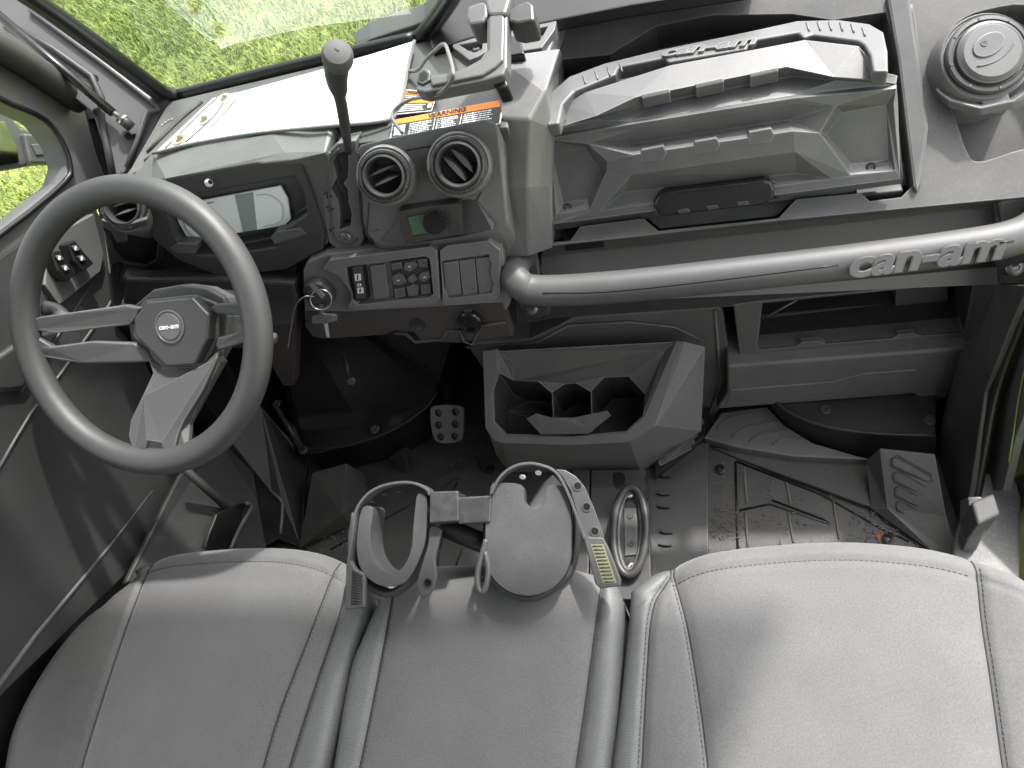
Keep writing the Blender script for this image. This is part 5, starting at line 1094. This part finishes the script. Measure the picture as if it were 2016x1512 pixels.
tube('inner_ring', oval(23, 76, -.006), .004, M['dash'], ov, closed=True, raw=True, res=10, up=(0, 0, 1))
prism('base_plate', oval(25, 78, -.012), (0, 0, -.006), M['bezel'], ov, .001)
prism('mount_bar', VS([(1228, 1000), (1252, 1000), (1256, 1092), (1230, 1094)], pl=OV, h=-.008), (0, 0, -.004), M['dash'], ov, .002)
for p in ((1239, 973), (1245, 1117)): screw(V(*p, pl=OV, h=-.008), UP, ov, .009, M['steel'])
for p in ((1240, 1016), (1243, 1070)): lathe('boss', [(.006, 0), (.005, .0015), (0, .0015)], V(*p, pl=OV, h=-.0078), UP, M['dash_dark'], ov, res=16)
for (x, y) in ((1228, 985), (1253, 985), (1232, 1105), (1258, 1103)): lathe('pocket', [(.0065, .0), (.006, .0006), (0, .0007)], V(x, y, pl=OV, h=-.0118), UP, M['black'], ov, res=14)

# ================================================================== SEATS
def interp(tab, t):
    if t <= tab[0][0]: return tab[0][1]
    if t >= tab[-1][0]: return tab[-1][1]
    for (a, va), (b, vb) in zip(tab, tab[1:]):
        if t <= b: return va+(vb-va)*(t-a)/(b-a)
def smooth_tab(pix, axis, z0=0.0):
    P_ = smoothline([V(*p, z=z0) for p in pix], 6)
    tb_ = sorted([((p.y, p.x) if axis == 'y' else (p.x, p.y)) for p in P_]); return tb_

def seat(name, lab, seams, front, yb=-.30, puff=.010, mats=None, stitched=(), z0=0.0, roll=.028, backx=None, frontseam=None, group='bench seats in a row'):
    """seams: list of pixel polylines from left edge to right edge (front to back) at cushion height"""
    tabs = [smooth_tab(s, 'y', z0-(.012 if i in (0, len(seams)-1) else 0)) for i, s in enumerate(seams)]
    ft = smooth_tab(front, 'x', z0-.024)
    mid = interp(ft, (interp(tabs[0], .2)+interp(tabs[-1], .2))/2)
    t = thing(name, lab, 'seat', ((interp(tabs[0], .1)+interp(tabs[-1], .1))/2, .05, -.15), group)
    outl = [Vector((x, y, 0)) for x, y in ft]
    xl, xr = interp(tabs[0], -1), interp(tabs[-1], -1)
    left_ = [Vector((x, y, 0)) for y, x in tabs[0] if y < interp(ft, x)]+[Vector((xl, -1, 0))]
    right_ = [Vector((x, y, 0)) for y, x in tabs[-1] if y < interp(ft, x)]+[Vector((xr, -1, 0))]
    poly = [Vector((xl, -1, 0))]+sorted(left_[:-1], key=lambda p: p.y)+[p for p in outl if True]+sorted(right_[:-1], key=lambda p: -p.y)+[Vector((xr, -1, 0))]
    def dist(p):
        best = 9
        for a, b in zip(poly, poly[1:]):
            ab = b-a; L2 = ab.length_squared
            s = 0 if L2 < 1e-12 else max(0, min(1, (p-a).dot(ab)/L2)); best = min(best, (a+ab*s-p).length)
        return best
    def zat(x, y):
        d = dist(Vector((x, y, 0))); z = z0
        if d < roll: z -= roll*(1-math.sqrt(max(0, 1-(1-d/roll)**2)))
        z += .010*math.exp(-((y-.12)/.16)**2)*0
        for k, tb_ in enumerate(tabs[1:-1]):
            dx = abs(x-interp(tb_, y)); z -= .0055*math.exp(-(dx/.006)**2)+.006*math.exp(-(dx/.03)**2)
        if frontseam:
            dy = abs((interp(ft, x)-y)-frontseam); z -= .0025*math.exp(-(dy/.004)**2)
        return z
    nv = 70; nu = 22
    rng = len(tabs)-1
    for r_ in range(rng):
        bm = bmesh.new(); rows = []
        for j in range(nv+1):
            v = (j/nv)**1.7; row = []
            y = mid+(yb-mid)*v
            for i in range(nu+1):
                tt = .5-.5*math.cos(math.pi*i/nu)
                yy = y
                for _ in range(2):
                    x = interp(tabs[r_], yy)*(1-tt)+interp(tabs[r_+1], yy)*tt
                    yf = interp(ft, x); yy = yf+(yb-yf)*v
                row.append(bm.verts.new((x, yy, zat(x, yy))))
            rows.append(row)
        for A_, B_ in zip(rows, rows[1:]):
            for i in range(nu): bm.faces.new((A_[i], A_[i+1], B_[i+1], B_[i]))
        # skirts
        def skirt(line, push):
            prev = line
            for dz, k in ((-.03, 1.0), (-.10, .6)):
                nxt = [bm.verts.new(v_.co+Vector((push[0]*k, push[1]*k, dz))) for v_ in prev]
                for a, b, c, d in zip(prev, prev[1:], nxt[1:], nxt): bm.faces.new((a, b, c, d))
                prev = nxt
        skirt(rows[0], (0, -.004))
        if r_ == 0: skirt([rw[0] for rw in rows], (.003, 0))
        if r_ == rng-1: skirt([rw[-1] for rw in rows], (-.003, 0))
        o = link(mats[r_][0], bm, M[mats[r_][1]], t, smooth=True)
    # piping and stitching
    for k, tb_ in enumerate(tabs[1:-1]):
        ys = [interp(ft, interp(tb_, mid))-.004-i*.0035 for i in range(110)]
        off = stitched[k] if k < len(stitched) else None
        bm = bmesh.new()
        tube_bm(bm, [Vector((interp(tb_, y)+.000, y, zat(interp(tb_, y), y)+.0004)) for y in ys], .0011, res=5)
        link('seam', bm, M['seamdark'], t, smooth=True)
        if off is not None:
            bm = bmesh.new()
            for i in range(2, 60):
                y = ys[0]-i*.0062; x = interp(tb_, y)+off; x2 = interp(tb_, y-.0038)+off
                a = Vector((x, y, zat(x, y)+.0002)); b = Vector((x2, y-.0038, zat(x2, y-.0038)+.0002))
                tube_bm(bm, [a, b], .0009, res=5)
            link('stitching', bm, M['stitch'], t)
    if frontseam:
        x0 = interp(tabs[1], mid-.02)+.004; x1 = interp(tabs[-2], mid-.02)-.004; bm = bmesh.new(); n_ = int((x1-x0)/.006)
        for i in range(n_):
            xa = x0+i*.006; xb = xa+.0038; ya = interp(ft, xa)-frontseam; yb_ = interp(ft, xb)-frontseam
            tube_bm(bm, [Vector((xa, ya, zat(xa, ya)+.0003)), Vector((xb, yb_, zat(xb, yb_)+.0003))], .0009, res=5)
        link('stitching', bm, M['stitch'], t)
    # frame below the cushion
    bm = bmesh.new(); xm = (xl+xr)/2; box_bm(bm, (xm, -.06, -.28), Vector(((xr-xl)/2-.09, 0, 0)), Vector((0, .20, 0)), Vector((0, 0, .11))); link('seat_base', bm, M['black'], t, .01)
    return t
seat('driver_seat', 'shaded grey fabric driver seat with curved left bolster and moiré weave',
     [[(262, 1132), (150, 1230), (75, 1330), (24, 1430), (5, 1512), (-5, 1600), (-10, 1700)],
      [(285, 1112), (240, 1230), (190, 1380), (150, 1512), (120, 1650)],
      [(652, 1110), (600, 1250), (545, 1390), (508, 1512), (470, 1650)],
      [(676, 1120), (662, 1200), (615, 1340), (560, 1512), (520, 1650)],
      [(716, 1130), (722, 1190), (690, 1300), (640, 1512), (600, 1650)]],
     [(240, 1150), (268, 1124), (330, 1096), (450, 1082), (560, 1080), (640, 1092), (690, 1114), (716, 1136), (730, 1160)],
     mats=[('side_bolster', 'vinyl_smooth'), ('cushion', 'fabric'), ('cushion_edge', 'fabric'), ('side_bolster', 'vinyl')], stitched=(None, .0045, .004), frontseam=.028)
seat('middle_seat', 'narrow grey fabric middle seat between the two wider seats, behind the clamp rack',
     [[(738, 1185), (700, 1270), (681, 1333), (650, 1512), (630, 1650)],
      [(772, 1140), (755, 1240), (728, 1380), (701, 1512), (670, 1650)],
      [(1182, 1140), (1170, 1230), (1150, 1380), (1131, 1512), (1115, 1650)],
      [(1226, 1170), (1226, 1250), (1216, 1400), (1203, 1512), (1190, 1650)]],
     [(732, 1195), (745, 1160), (775, 1130), (850, 1116), (1000, 1112), (1100, 1117), (1180, 1134), (1214, 1152), (1228, 1188)],
     mats=[('side_bolster', 'vinyl'), ('cushion', 'fabric'), ('side_bolster', 'vinyl')], stitched=(.0045, .0045))
seat('passenger_seat', 'wide brightly sunlit fabric passenger seat on the right with a soft diagonal shadow',
     [[(1240, 1165), (1232, 1250), (1215, 1400), (1200, 1512), (1185, 1650)],
      [(1318, 1128), (1284, 1195), (1272, 1330), (1262, 1512), (1250, 1650)],
      [(1325, 1126), (1353, 1231), (1376, 1370), (1394, 1512), (1405, 1650)],
      [(1928, 1120), (1938, 1220), (1955, 1330), (1981, 1512), (2010, 1700)],
      [(2140, 1200), (2160, 1400), (2190, 1600), (2200, 1700)]],
     [(1228, 1200), (1240, 1170), (1262, 1148), (1302, 1122), (1391, 1091), (1527, 1074), (1664, 1068), (1800, 1078), (1903, 1097), (1940, 1110), (2016, 1145), (2090, 1220), (2150, 1330), (2190, 1500)],
     mats=[('side_bolster', 'vinyl'), ('cushion_edge', 'fabric'), ('cushion', 'fabric'), ('side_bolster', 'fabric')], stitched=(-.0045, -.0045, .0045), frontseam=.030)
